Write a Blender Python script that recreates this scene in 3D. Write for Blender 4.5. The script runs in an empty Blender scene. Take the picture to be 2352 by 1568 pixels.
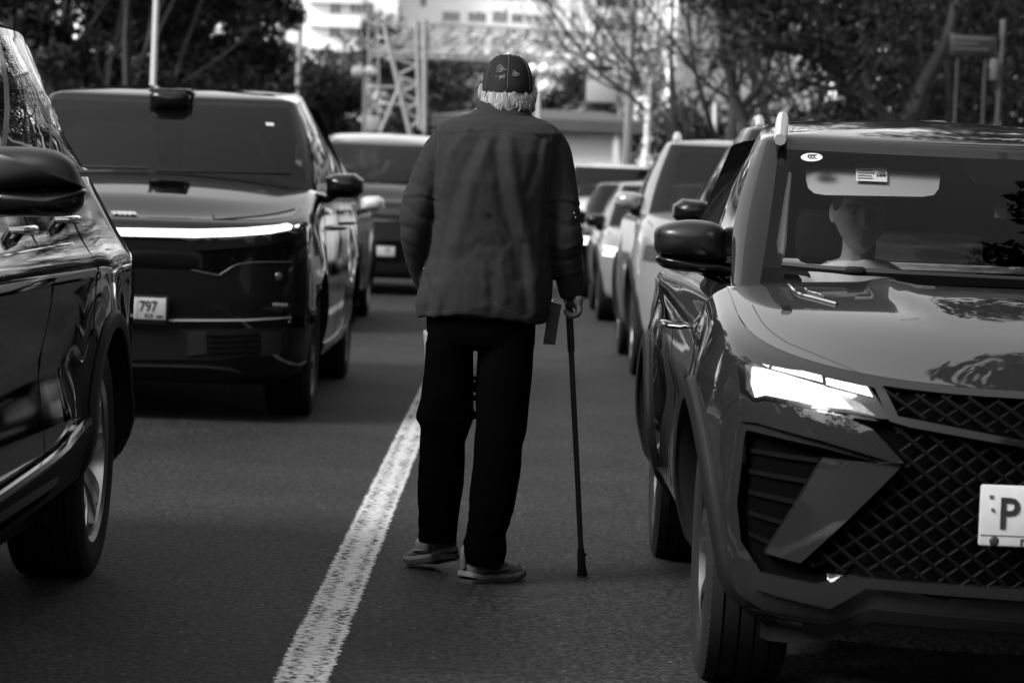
import bpy, bmesh, math, random
from mathutils import Vector, Matrix, noise
from mathutils.geometry import delaunay_2d_cdt
from mathutils.bvhtree import BVHTree
random.seed(7)
S = bpy.context.scene
COL = S.collection
R = math.radians
# ---------------------------------------------------------------- camera
FPX = 6523.0; HC = 1.25; PITCH = math.atan(340/FPX); ROLL = R(2.2)
cam = bpy.data.cameras.new('camera'); cam.sensor_width = 36; cam.lens = 36*FPX/2352
cam.clip_start = 0.1; cam.clip_end = 3000
cam.dof.use_dof = True; cam.dof.focus_distance = 8.6; cam.dof.aperture_fstop = 5.2
co = bpy.data.objects.new('camera', cam); COL.objects.link(co)
FW = Vector((0, math.cos(PITCH), -math.sin(PITCH))); UP0 = Vector((0, math.sin(PITCH), math.cos(PITCH))); RT0 = Vector((1, 0, 0))
CU = UP0*math.cos(ROLL) - RT0*math.sin(ROLL); CR = RT0*math.cos(ROLL) + UP0*math.sin(ROLL)
mt = Matrix((CR, CU, -FW)).transposed().to_4x4(); mt.translation = Vector((0, 0, HC))
co.matrix_world = mt; S.camera = co
def ray(px, py):
    u = px-1176; v = py-784
    return (CR*u - CU*v + FW*FPX)
def P(px, py, Y):
    d = ray(px, py); return Vector((0, 0, HC)) + d*(Y/d.y)
def G(px, py, z=0):
    d = ray(px, py); return Vector((0, 0, HC)) + d*((z-HC)/d.z)
# ---------------------------------------------------------------- world, sun, exposure
SUN_EL, SUN_AZ = R(40), R(-122)     # azimuth from +Y, clockwise: a veiled sun from the left
w = bpy.data.worlds.new('World'); S.world = w; w.use_nodes = True
nt = w.node_tree; bg = nt.nodes['Background']
sky = nt.nodes.new('ShaderNodeTexSky'); sky.sky_type = 'NISHITA'; sky.sun_disc = False
sky.sun_elevation = SUN_EL; sky.sun_rotation = SUN_AZ; sky.air_density = 1.0; sky.dust_density = 1.0
bw = nt.nodes.new('ShaderNodeRGBToBW')
nt.links.new(sky.outputs[0], bw.inputs[0]); nt.links.new(bw.outputs[0], bg.inputs[0]); bg.inputs[1].default_value = 0.15
sl = bpy.data.lights.new('sun', 'SUN'); sl.energy = 2.2; sl.angle = R(25); sl.color = (1, 1, 1)
so = bpy.data.objects.new('sun', sl); COL.objects.link(so)
sd = Vector((math.sin(SUN_AZ)*math.cos(SUN_EL), math.cos(SUN_AZ)*math.cos(SUN_EL), math.sin(SUN_EL)))
so.rotation_euler = sd.to_track_quat('Z', 'Y').to_euler()
S.view_settings.view_transform = 'Standard'; S.view_settings.look = 'None'; S.view_settings.gamma = 1
S.view_settings.exposure = 1.85
try:
    S.cycles.use_denoising = True; S.cycles.max_bounces = 8; S.cycles.transparent_max_bounces = 12
    S.cycles.caustics_reflective = False; S.cycles.caustics_refractive = False
    S.cycles.sample_clamp_indirect = 1.2
except Exception: pass
# ---------------------------------------------------------------- materials (the picture is black and white: all greys)
MATS = {}
def node(nt, t, **kw):
    n = nt.nodes.new(t)
    for k, v in kw.items(): setattr(n, k, v)
    return n
def mat(name, c, rough=.6, metal=0, coat=0, var=0, vscale=8, bump=0, bscale=60, emit=None, spec=.5, stretch=None, coat_r=.03, sheen=0, bdist=.01):
    if name in MATS: return MATS[name]
    m = bpy.data.materials.new(name); m.use_nodes = True; nt = m.node_tree; b = nt.nodes['Principled BSDF']
    b.inputs['Base Color'].default_value = (c, c, c, 1); b.inputs['Roughness'].default_value = rough; b.inputs['Metallic'].default_value = metal
    b.inputs['Coat Weight'].default_value = coat; b.inputs['Coat Roughness'].default_value = coat_r; b.inputs['Specular IOR Level'].default_value = spec
    if sheen: b.inputs['Sheen Weight'].default_value = sheen; b.inputs['Sheen Roughness'].default_value = .5
    if emit: b.inputs['Emission Color'].default_value = (1, 1, 1, 1); b.inputs['Emission Strength'].default_value = emit
    tc = None
    if var or bump:
        tc = node(nt, 'ShaderNodeTexCoord'); src = tc.outputs['Object']
        if stretch:
            mp = node(nt, 'ShaderNodeMapping'); mp.inputs['Scale'].default_value = stretch; nt.links.new(src, mp.inputs[0]); src = mp.outputs[0]
    if var:
        n = node(nt, 'ShaderNodeTexNoise'); n.inputs['Scale'].default_value = vscale; n.inputs['Detail'].default_value = 6
        mr = node(nt, 'ShaderNodeMapRange'); mr.inputs['From Min'].default_value = .3; mr.inputs['From Max'].default_value = .7
        mr.inputs['To Min'].default_value = c*(1-var); mr.inputs['To Max'].default_value = c*(1+var)
        nt.links.new(src, n.inputs['Vector']); nt.links.new(n.outputs['Fac'], mr.inputs['Value']); nt.links.new(mr.outputs[0], b.inputs['Base Color'])
    if bump:
        n = node(nt, 'ShaderNodeTexNoise'); n.inputs['Scale'].default_value = bscale; n.inputs['Detail'].default_value = 3
        bp = node(nt, 'ShaderNodeBump'); bp.inputs['Strength'].default_value = bump; bp.inputs['Distance'].default_value = bdist
        nt.links.new(src, n.inputs['Vector']); nt.links.new(n.outputs['Fac'], bp.inputs['Height']); nt.links.new(bp.outputs[0], b.inputs['Normal'])
    MATS[name] = m; return m
def paint(name, c, metal=.3, coat=1.0, rough=.3, spec=.1):
    """car paint: coloured base under clear coat, faint road dust"""
    if name in MATS: return MATS[name]
    m = mat(name, c, rough, metal, coat, spec=spec); nt = m.node_tree; b = nt.nodes['Principled BSDF']
    tc = node(nt, 'ShaderNodeTexCoord'); n = node(nt, 'ShaderNodeTexNoise'); n.inputs['Scale'].default_value = 3; n.inputs['Detail'].default_value = 8
    mr = node(nt, 'ShaderNodeMapRange'); mr.inputs['From Min'].default_value = .35; mr.inputs['From Max'].default_value = .75; mr.inputs['To Min'].default_value = .0; mr.inputs['To Max'].default_value = .07
    nt.links.new(tc.outputs['Object'], n.inputs['Vector']); nt.links.new(n.outputs['Fac'], mr.inputs['Value']); nt.links.new(mr.outputs[0], b.inputs['Coat Roughness'])
    return m
def glass(name, tint=.55, refl=1.0, rough=.01):
    if name in MATS: return MATS[name]
    m = bpy.data.materials.new(name); m.use_nodes = True; nt = m.node_tree; nt.nodes.remove(nt.nodes['Principled BSDF'])
    out = nt.nodes['Material Output']; tr = node(nt, 'ShaderNodeBsdfTransparent'); tr.inputs[0].default_value = (tint, tint, tint, 1)
    gl = node(nt, 'ShaderNodeBsdfGlossy'); gl.inputs['Roughness'].default_value = rough; gl.inputs['Color'].default_value = (refl, refl, refl, 1)
    fr = node(nt, 'ShaderNodeFresnel'); fr.inputs['IOR'].default_value = 1.6
    mx = node(nt, 'ShaderNodeMixShader'); nt.links.new(fr.outputs[0], mx.inputs[0]); nt.links.new(tr.outputs[0], mx.inputs[1]); nt.links.new(gl.outputs[0], mx.inputs[2])
    nt.links.new(mx.outputs[0], out.inputs[0]); MATS[name] = m; return m
BLK = mat('black_plastic', .004, .6, spec=.18, bump=.15, bscale=400, bdist=.001)
BLKG = mat('gloss_black', .003, .3, coat=.35, spec=.1)
VOID = mat('recess_black', .0015, 1, spec=0)
RUB = mat('rubber', .006, .8, spec=.2, bump=.3, bscale=90, bdist=.002)
DARK = mat('interior_dark', .006, .9, spec=.08)
CHR = mat('chrome', .6, .12, metal=1)
ALU = mat('alloy', .35, .28, metal=1)
RIMD = mat('alloy_dark', .05, .35, metal=.8)
SATIN = mat('satin_rail', .45, .4, metal=.6)
WHT = mat('plate_white', .30, .5, var=.06, vscale=30)
LET = mat('plate_black', .01, .5)
LAMP = mat('lamp_lit', .5, .3, emit=.45)
DRL = mat('daylight_strip', .5, .3, emit=.7)
LENS = mat('lamp_unlit', .08, .2, metal=.5, coat=.6, var=.5, vscale=60)
SEAT = mat('seat_fabric', .009, .9, spec=.1)
# ---------------------------------------------------------------- mesh helpers
def shade(me, ang=38):
    me.polygons.foreach_set('use_smooth', [True]*len(me.polygons))
    me.set_sharp_from_angle(angle=R(ang))
class MB:
    def __init__(s): s.v = []; s.f = []; s.m = []
    def add(s, vs, fs, mi=0):
        o = len(s.v); s.v += [tuple(p) for p in vs]; s.f += [tuple(i+o for i in f) for f in fs]; s.m += [mi]*len(fs); return o
    def grid(s, rows, closed=False, mi=0, skip=None, flip=False):
        n = len(rows[0]); vs = [p for r in rows for p in r]; fs = []
        for i in range(len(rows)-1):
            for j in range(n if closed else n-1):
                if skip and skip(i, j): continue
                a = i*n+j; b = i*n+(j+1) % n; c = b+n; d = a+n
                fs.append((a, d, c, b) if flip else (a, b, c, d))
        return s.add(vs, fs, mi)
    def tube(s, pts, r, n=8, cap=True, mi=0, flat=1.0):
        pts = [Vector(p) for p in pts]; rs = r if isinstance(r, (list, tuple)) else [r]*len(pts); rows = []; u = None
        for i, p in enumerate(pts):
            t = (pts[min(i+1, len(pts)-1)]-pts[max(i-1, 0)])
            if t.length < 1e-9: t = Vector((0, 0, 1))
            t.normalize()
            if u is None: u = t.cross(Vector((0, 0, 1)) if abs(t.z) < .9 else Vector((1, 0, 0))).normalized()
            else:
                u = (u - t*u.dot(t)); u = u.normalized() if u.length > 1e-6 else t.orthogonal().normalized()
            q = t.cross(u)
            rows.append([p + u*math.cos(2*math.pi*k/n)*rs[i] + q*math.sin(2*math.pi*k/n)*rs[i]*flat for k in range(n)])
        o = s.grid(rows, closed=True, mi=mi)
        if cap:
            s.f.append(tuple(o+k for k in range(n))[::-1]); s.m.append(mi)
            s.f.append(tuple(o+(len(rows)-1)*n+k for k in range(n))); s.m.append(mi)
    def box(s, c, d, rot=None, bev=0, mi=0, seg=2):
        bm = bmesh.new(); bmesh.ops.create_cube(bm, size=1)
        for v in bm.verts: v.co = Vector((v.co.x*d[0], v.co.y*d[1], v.co.z*d[2]))
        if bev: bmesh.ops.bevel(bm, geom=bm.edges[:], offset=min(bev, min(d)*.45), segments=seg, profile=.5, affect='EDGES')
        M = (rot.to_4x4() if rot else Matrix.Identity(4))
        bm.verts.ensure_lookup_table()
        s.add([M @ v.co + Vector(c) for v in bm.verts], [[v.index for v in f.verts] for f in bm.faces], mi); bm.free()
    def sph(s, c, r, seg=16, rings=10, mi=0):
        r = r if isinstance(r, (tuple, list)) else (r, r, r); rows = []
        for i in range(rings+1):
            a = math.pi*i/rings
            rows.append([Vector((c[0]+r[0]*math.sin(a)*math.cos(2*math.pi*k/seg), c[1]+r[1]*math.sin(a)*math.sin(2*math.pi*k/seg), c[2]+r[2]*math.cos(a))) for k in range(seg)])
        s.grid(rows, closed=True, mi=mi)
    def lathe(s, prof, c=(0, 0, 0), n=32, mi=0, axis='X'):
        rows = []
        for (r, h) in prof:
            row = []
            for k in range(n):
                a = 2*math.pi*k/n
                if axis == 'X': row.append(Vector((c[0]+h, c[1]+r*math.cos(a), c[2]+r*math.sin(a))))
                else: row.append(Vector((c[0]+r*math.cos(a), c[1]+r*math.sin(a), c[2]+h)))
            rows.append(row)
        s.grid(rows, closed=True, mi=mi)
    def build(s, name, mats, parent=None, ang=38, weld=True, flat=False):
        me = bpy.data.meshes.new(name); me.from_pydata(s.v, [], s.f)
        for m in (mats if isinstance(mats, (list, tuple)) else [mats]): me.materials.append(m)
        me.polygons.foreach_set('material_index', s.m)
        if weld:
            bm = bmesh.new(); bm.from_mesh(me); bmesh.ops.remove_doubles(bm, verts=bm.verts, dist=1e-5)
            bmesh.ops.recalc_face_normals(bm, faces=bm.faces); bm.to_mesh(me); bm.free()
        me.update()
        if not flat: shade(me, ang)
        o = bpy.data.objects.new(name, me); COL.objects.link(o)
        if parent: o.parent = parent
        return o
def tag(o, label=None, cat=None, group=None, kind=None):
    for k, v in (('label', label), ('category', cat), ('group', group), ('kind', kind)):
        if v: o[k] = v
    return o
def empty(name, loc=(0, 0, 0), rz=0):
    o = bpy.data.objects.new(name, None); COL.objects.link(o); o.location = loc; o.rotation_euler = (0, 0, rz); o.empty_display_size = .2; return o
def copy_tree(o, parent=None):
    c = o.copy(); COL.objects.link(c); c.parent = parent
    for ch in list(o.children): copy_tree(ch, c)
    return c
def cr(p0, p1, p2, p3, t):
    return 0.5*((2*p1)+(-p0+p2)*t+(2*p0-5*p1+4*p2-p3)*t*t+(-p0+3*p1-3*p2+p3)*t**3)
def spline(pts, k=6, closed=False):
    pts = [Vector(p) for p in pts]; n = len(pts); out = []
    for i in range(n if closed else n-1):
        a = pts[(i-1) % n] if (closed or i > 0) else pts[0]; b = pts[i]; c = pts[(i+1) % n]; d = pts[(i+2) % n] if (closed or i+2 < n) else pts[-1]
        for j in range(k): out.append(cr(a, b, c, d, j/k))
    if not closed: out.append(pts[-1])
    return out
def lerp(a, b, t): return a+(b-a)*t
def ss(a, b, x):
    t = max(0, min(1, (x-a)/(b-a))); return t*t*(3-2*t)
def pl(tab, x):
    """piecewise linear table"""
    if x <= tab[0][0]: return tab[0][1]
    for (a, b), (c, d) in zip(tab, tab[1:]):
        if x <= c: return b+(d-b)*(x-a)/(c-a)
    return tab[-1][1]
def inside(poly, x, y):
    r = False; n = len(poly)
    for i in range(n):
        x1, y1 = poly[i][:2]; x2, y2 = poly[(i+1) % n][:2]
        if (y1 > y) != (y2 > y) and x < (x2-x1)*(y-y1)/(y2-y1)+x1: r = not r
    return r
def dense(poly, step):
    out = []
    for i in range(len(poly)):
        a = Vector(poly[i][:2]); b = Vector(poly[(i+1) % len(poly)][:2]); n = max(1, int((b-a).length/step))
        for k in range(n): out.append(a.lerp(b, k/n))
    return out
def plate(mb, poly, mapf, thick, step=.03, mi=0, round_=.004):
    """solid sheet from a 2-D outline: mapf(x, z, h) gives the 3-D point, h = 0 at the back, 1 at the front"""
    b = dense(poly, step); n = len(b); xs = [p.x for p in b]; zs = [p.y for p in b]; pts = [p.copy() for p in b]
    x = min(xs)+step/2
    while x < max(xs):
        z = min(zs)+step/2
        while z < max(zs):
            if inside(b, x, z) and min((Vector((x, z))-q).length for q in b) > step*.45: pts.append(Vector((x, z)))
            z += step
        x += step
    r = delaunay_2d_cdt(pts, [(i, (i+1) % n) for i in range(n)], [], 1, 1e-7)
    vs, fs = r[0], r[2]
    use = {}
    for f in fs:
        for i in f: use[i] = 1
    # boundary edges
    cnt = {}
    for f in fs:
        for k in range(len(f)):
            e = (f[k], f[(k+1) % len(f)]); key = tuple(sorted(e)); cnt.setdefault(key, []).append(e)
    front = [Vector(mapf(v.x, v.y, 1)) for v in vs]; o = mb.add(front, fs, mi)
    be = [v[0] for v in cnt.values() if len(v) == 1]
    if thick:
        idx = {}
        for e in be:
            for i in e:
                if i not in idx:
                    idx[i] = len(mb.v); mb.v.append(tuple(mapf(vs[i].x, vs[i].y, 0)))
        for a, c in be:
            mb.f.append((o+a, idx[a], idx[c], o+c)); mb.m.append(mi)
def dome(mb, poly, c, mapf, rings=6, mi=0, sq=.5):
    """rounded shell over an outline: mapf(x, z, h) with h = 0 on the outline and 1 at the crown"""
    b = dense(poly, .02); rows = []
    for k in range(rings+1):
        t = k/rings*math.pi/2; s = math.cos(t)**.8 if k < rings else 0.0; h = math.sin(t)**.9
        rows.append([Vector(mapf(c[0]+(p.x-c[0])*s, c[1]+(p.y-c[1])*s, h)) for p in b])
    mb.grid(rows, closed=True, mi=mi)
def text_mesh(name, s, size, mtl, parent, M, depth=.001, bold=.0, sx=1.0, align='LEFT'):
    cu_ = bpy.data.curves.new(name, 'FONT'); cu_.body = s; cu_.size = size; cu_.extrude = depth; cu_.offset = bold; cu_.align_x = align; cu_.resolution_u = 3
    t = bpy.data.objects.new('tmp', cu_); COL.objects.link(t)
    me = bpy.data.meshes.new_from_object(t, depsgraph=bpy.context.evaluated_depsgraph_get())
    bpy.data.objects.remove(t); me.transform(Matrix.Diagonal((sx, 1, 1, 1))); me.transform(M); me.materials.clear(); me.materials.append(mtl)
    o = bpy.data.objects.new(name, me); COL.objects.link(o)
    if parent: o.parent = parent
    return o
# ---------------------------------------------------------------- ground, road, line
def asphalt():
    m = bpy.data.materials.new('asphalt'); m.use_nodes = True; nt = m.node_tree; b = nt.nodes['Principled BSDF']
    tc = node(nt, 'ShaderNodeTexCoord'); L = nt.links.new
    n1 = node(nt, 'ShaderNodeTexNoise'); n1.inputs['Scale'].default_value = 52; n1.inputs['Detail'].default_value = 5; n1.inputs['Roughness'].default_value = .7; L(tc.outputs['Object'], n1.inputs['Vector'])
    n2 = node(nt, 'ShaderNodeTexNoise'); n2.inputs['Scale'].default_value = 1.1; n2.inputs['Detail'].default_value = 5; L(tc.outputs['Object'], n2.inputs['Vector'])
    r1 = node(nt, 'ShaderNodeMapRange'); r1.inputs['From Min'].default_value = .43; r1.inputs['From Max'].default_value = .60; r1.inputs['To Min'].default_value = .001; r1.inputs['To Max'].default_value = .033; L(n1.outputs['Fac'], r1.inputs['Value'])
    r2 = node(nt, 'ShaderNodeMapRange'); r2.inputs['From Min'].default_value = .3; r2.inputs['From Max'].default_value = .7; r2.inputs['To Min'].default_value = .72; r2.inputs['To Max'].default_value = 1.3; L(n2.outputs['Fac'], r2.inputs['Value'])
    mu = node(nt, 'ShaderNodeMath', operation='MULTIPLY'); L(r1.outputs[0], mu.inputs[0]); L(r2.outputs[0], mu.inputs[1])
    # pale chips
    v = node(nt, 'ShaderNodeTexVoronoi'); v.inputs['Scale'].default_value = 17; L(tc.outputs['Object'], v.inputs['Vector'])
    lt = node(nt, 'ShaderNodeMath', operation='LESS_THAN'); lt.inputs[1].default_value = .11; L(v.outputs['Distance'], lt.inputs[0])
    wn = node(nt, 'ShaderNodeSeparateColor'); L(v.outputs['Color'], wn.inputs[0])
    g = node(nt, 'ShaderNodeMath', operation='GREATER_THAN'); g.inputs[1].default_value = .80; L(wn.outputs[0], g.inputs[0])
    ch = node(nt, 'ShaderNodeMath', operation='MULTIPLY'); L(lt.outputs[0], ch.inputs[0]); L(g.outputs[0], ch.inputs[1])
    c2 = node(nt, 'ShaderNodeMath', operation='MULTIPLY_ADD'); c2.inputs[1].default_value = .09; L(ch.outputs[0], c2.inputs[0]); L(mu.outputs[0], c2.inputs[2])
    # thin cracks
    mp = node(nt, 'ShaderNodeMapping'); mp.inputs['Scale'].default_value = (.45, .8, 1); L(tc.outputs['Object'], mp.inputs[0])
    nd = node(nt, 'ShaderNodeTexNoise'); nd.inputs['Scale'].default_value = 3; L(mp.outputs[0], nd.inputs['Vector'])
    mxv = node(nt, 'ShaderNodeMix', data_type='VECTOR'); mxv.inputs[0].default_value = .25; L(mp.outputs[0], mxv.inputs[4]); L(nd.outputs['Color'], mxv.inputs[5])
    vc = node(nt, 'ShaderNodeTexVoronoi', feature='DISTANCE_TO_EDGE'); vc.inputs['Scale'].default_value = .9; L(mxv.outputs[1], vc.inputs['Vector'])
    ck = node(nt, 'ShaderNodeMapRange'); ck.inputs['From Min'].default_value = 0; ck.inputs['From Max'].default_value = .006; ck.inputs['To Min'].default_value = .35; L(vc.outputs['Distance'], ck.inputs['Value'])
    mu2 = node(nt, 'ShaderNodeMath', operation='MULTIPLY'); L(c2.outputs[0], mu2.inputs[0]); L(ck.outputs[0], mu2.inputs[1])
    L(mu2.outputs[0], b.inputs['Base Color']); b.inputs['Roughness'].default_value = .75; b.inputs['Specular IOR Level'].default_value = .2
    bp = node(nt, 'ShaderNodeBump'); bp.inputs['Strength'].default_value = 1; bp.inputs['Distance'].default_value = .018; L(n1.outputs['Fac'], bp.inputs['Height']); L(bp.outputs[0], b.inputs['Normal'])
    return m
def line_paint():
    m = bpy.data.materials.new('road_paint'); m.use_nodes = True; nt = m.node_tree; b = nt.nodes['Principled BSDF']; L = nt.links.new
    tc = node(nt, 'ShaderNodeTexCoord'); mp = node(nt, 'ShaderNodeMapping'); mp.inputs['Scale'].default_value = (34, 62, 1); L(tc.outputs['Object'], mp.inputs[0])
    n = node(nt, 'ShaderNodeTexNoise'); n.inputs['Scale'].default_value = 1; n.inputs['Detail'].default_value = 4; n.inputs['Roughness'].default_value = .65; L(mp.outputs[0], n.inputs['Vector'])
    nl = node(nt, 'ShaderNodeTexNoise'); nl.inputs['Scale'].default_value = 3; L(tc.outputs['Object'], nl.inputs['Vector'])
    # worn more along two tracks and at the rims
    sx = node(nt, 'ShaderNodeSeparateXYZ'); L(tc.outputs['Object'], sx.inputs[0])
    w1 = node(nt, 'ShaderNodeMath', operation='MULTIPLY'); w1.inputs[1].default_value = 88; L(sx.outputs[0], w1.inputs[0])
    w2 = node(nt, 'ShaderNodeMath', operation='COSINE'); L(w1.outputs[0], w2.inputs[0])
    ab = node(nt, 'ShaderNodeMath', operation='ABSOLUTE'); L(sx.outputs[0], ab.inputs[0])
    ed = node(nt, 'ShaderNodeMapRange'); ed.inputs['From Min'].default_value = .060; ed.inputs['From Max'].default_value = .075; ed.inputs['To Max'].default_value = .22; L(ab.outputs[0], ed.inputs['Value'])
    a1 = node(nt, 'ShaderNodeMath', operation='MULTIPLY_ADD'); a1.inputs[1].default_value = -.045; L(w2.outputs[0], a1.inputs[0]); L(ed.outputs[0], a1.inputs[2])
    a2 = node(nt, 'ShaderNodeMath', operation='MULTIPLY_ADD'); a2.inputs[1].default_value = .22; L(nl.outputs['Fac'], a2.inputs[0]); L(a1.outputs[0], a2.inputs[2])
    sm = node(nt, 'ShaderNodeMath', operation='ADD'); L(n.outputs['Fac'], sm.inputs[0]); L(a2.outputs[0], sm.inputs[1])
    r = node(nt, 'ShaderNodeMapRange'); r.inputs['From Min'].default_value = .635; r.inputs['From Max'].default_value = .71; r.inputs['To Min'].default_value = 1; r.inputs['To Max'].default_value = 0; L(sm.outputs[0], r.inputs['Value'])
    cv = node(nt, 'ShaderNodeMapRange'); cv.inputs['From Min'].default_value = .3; cv.inputs['From Max'].default_value = .7; cv.inputs['To Min'].default_value = .42; cv.inputs['To Max'].default_value = .26; L(n.outputs['Fac'], cv.inputs['Value']); L(cv.outputs[0], b.inputs['Base Color'])
    L(r.outputs[0], b.inputs['Alpha']); b.inputs['Roughness'].default_value = .6
    return m
ASPH = asphalt(); KERB = mat('kerb_concrete', .22, .85, var=.25, vscale=6, bump=.3, bscale=40)
GRASS = mat('ground_soil', .02, .95, var=.5, vscale=.7, bump=.5, bscale=8, bdist=.05)
m = MB(); m.grid([[Vector((x, y, 0)) for x in (-1500, -6.4, 6.2, 1500)] for y in (-200, 60, 600, 2500)]); tag(m.build('ground', GRASS), kind='structure')
m = MB(); m.grid([[Vector((x, y, .004)) for x in (-6.2, -2, 2, 6.0)] for y in (-60, 0, 20, 60, 130)]); m.grid([[Vector((x, y, .006)) for x in (-60, 60)] for y in (68, 92)]); tag(m.build('road', ASPH), kind='structure')
for x in (-6.3, 6.1):
    m = MB(); m.box((x, -60+64, .04), (.16, 128, .2), bev=.02); tag(m.build('kerb', KERB), kind='structure')
m = MB(); pv = mat('pavement', .12, .85, var=.2, vscale=3, bump=.3, bscale=30)
for x in (-7.6, 7.4): m.box((x, 4, .05), (2.4, 128, .16))
tag(m.build('pavement', pv), kind='structure')
xl = -.497
m = MB(); m.grid([[Vector((x, y, 0)) for x in (-.074, 0, .074)] for y in [2+i*2 for i in range(50)]]); o = m.build('road_marking', line_paint()); o.location = (xl, 0, .009); tag(o, kind='structure')
# ---------------------------------------------------------------- trees
BARK = mat('bark', .012, .9, var=.4, vscale=5, bump=.6, bscale=20, bdist=.03); BIRCH = mat('birch_bark', .4, .8, var=.6, vscale=3, stretch=(1, 1, 6))
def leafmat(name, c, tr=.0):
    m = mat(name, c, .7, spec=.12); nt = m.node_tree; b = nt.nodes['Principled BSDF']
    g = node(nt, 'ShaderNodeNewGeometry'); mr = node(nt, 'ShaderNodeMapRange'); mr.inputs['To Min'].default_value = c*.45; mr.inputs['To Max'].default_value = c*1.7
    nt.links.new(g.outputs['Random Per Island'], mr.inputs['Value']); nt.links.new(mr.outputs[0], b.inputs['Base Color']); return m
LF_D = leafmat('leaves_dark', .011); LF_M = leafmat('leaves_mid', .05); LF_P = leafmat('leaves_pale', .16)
def leaf_cloud(mb, centres, n, sz, rad, rng):
    for _ in range(n):
        c, r = centres[rng.randrange(len(centres))]
        d = Vector((rng.gauss(0, 1), rng.gauss(0, 1), rng.gauss(0, .8))).normalized()*(r*rng.random()**.45)*rad
        p = c+d; s = sz*rng.uniform(.5, 1.3); a = Vector((rng.uniform(-1, 1), rng.uniform(-1, 1), rng.uniform(-1, 1))).normalized(); b = a.orthogonal().normalized(); b.rotate(Matrix.Rotation(rng.random()*6.28, 3, a)); q = a.cross(b)
        o = len(mb.v); mb.v += [tuple(p+b*s), tuple(p+q*s*.55), tuple(p-b*s), tuple(p-q*s*.55)]; mb.f.append((o, o+1, o+2, o+3)); mb.m.append(0)
def branch(mb, p, d, ln, r, lvl, rng, ends, spread=.55, up=.15, nmin=3):
    pts = [p]; q = p.copy(); dd = d.copy(); k = 5
    for i in range(k):
        dd = (dd+Vector((rng.gauss(0, .13), rng.gauss(0, .13), rng.gauss(0, .08)+up*.25))).normalized(); q = q+dd*ln/k; pts.append(q.copy())
    mb.tube(pts, [r*(1-.55*i/k) for i in range(k+1)], 6 if lvl > 2 else (4 if lvl > 0 else 3), cap=False)
    if lvl == 0: ends.append((q, ln)); return
    n = nmin+(rng.random() < .5)
    for i in range(n):
        t = 1.0 if i == 0 else rng.uniform(.35, .95); b = pts[min(k, int(t*k))]
        ax = Vector((rng.gauss(0, 1), rng.gauss(0, 1), rng.gauss(0, .4))).normalized(); nd = (dd+ax*spread*(1 if i else .35)).normalized()
        branch(mb, b, nd, ln*rng.uniform(.58, .8), r*(.5 if i else .45), lvl-1, rng, ends, spread, up, nmin)
def tree(name, label, x, y, h, cw, lm, seed, nl=6000, leaf=.13, lvl=3, base=.18, r=.16, bark=None, group='trees behind the queues', crown_r=.9, spread=.6, low=.12, nmin=3):
    rng = random.Random(seed); t = empty(name, (x, y, 0)); tag(t, label, 'tree', group)
    mb = MB(); ends = []; H0 = h*base
    branch(mb, Vector((0, 0, -.1)), Vector((rng.gauss(0, .04), rng.gauss(0, .04), 1)), h*.45, r, lvl, rng, ends, spread, .25, nmin)
    mb.build('trunk', bark or BARK, t, 60, weld=False)
    cs = []
    if nl:
        for i in range(int(26+h*3)):
            a = rng.random()*6.28; zz = low+(1-low)*rng.random(); rr = cw*math.sin(min(1, max(.12, (zz-low)/(1-low)*.85+.12))*math.pi)**.5*rng.random()**.5
            cs.append((Vector((rr*math.cos(a), rr*math.sin(a), zz*h)), rng.uniform(.5, 1.2)*crown_r))
        cs += [(e[0], crown_r*.6) for e in ends[::3]]
        m2 = MB(); leaf_cloud(m2, cs, nl, leaf, 1.0, rng); m2.build('crown', lm, t, weld=False, flat=True)
    return t
def X_at(px, Y, py=300): return P(px, py, Y).x
TS = [('tree', 'dark leafy tree filling the upper left corner behind the cut off black car', 20, 62, 11, 3.6, 11),
      ('tree', 'dark leafy tree above the roof of the car with the light bar', 190, 66, 11, 3.6, 12),
      ('tree', 'dark leafy tree just left of the bright lamp pole', 310, 60, 12, 3.0, 13),
      ('tree', 'dark leafy tree just right of the bright lamp pole', 430, 64, 11, 2.6, 14),
      ('tree', 'dark tree ending against the white apartment block', 500, 70, 8.5, 2.0, 15),
      ('tree', 'low dark bushy tree behind the twin pole', 620, 84, 5.0, 1.9, 16),
      ('tree', 'low dark bushy tree left of the globe lamp', 735, 80, 4.6, 2.0, 17),
      ('tree', 'dark tree inside the left lattice tower', 860, 96, 6.6, 2.4, 18),
      ('tree', 'dark tree behind the steel gantry, left of the cap', 1020, 112, 6.4, 3.0, 19),
      ('tree', 'dark tree directly behind the cap of the man', 1150, 116, 6.6, 3.2, 20),
      ('tree', 'dark tree behind the globe lamps right of the cap', 1290, 108, 6.2, 2.6, 21),
      ('tree', 'dark tree above the ridge of the hut', 1410, 104, 6.0, 2.4, 22)]
for k, (nm, lab, px, Y, h, cw, sd_) in enumerate(TS):
    tree(nm, lab, X_at(px, Y), Y, h, cw, LF_D, sd_, nl=26000 if h > 8.6 else 14000, leaf=.09 if h > 8 else .08, lvl=2, r=.15, crown_r=.8, low=.06)
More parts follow.
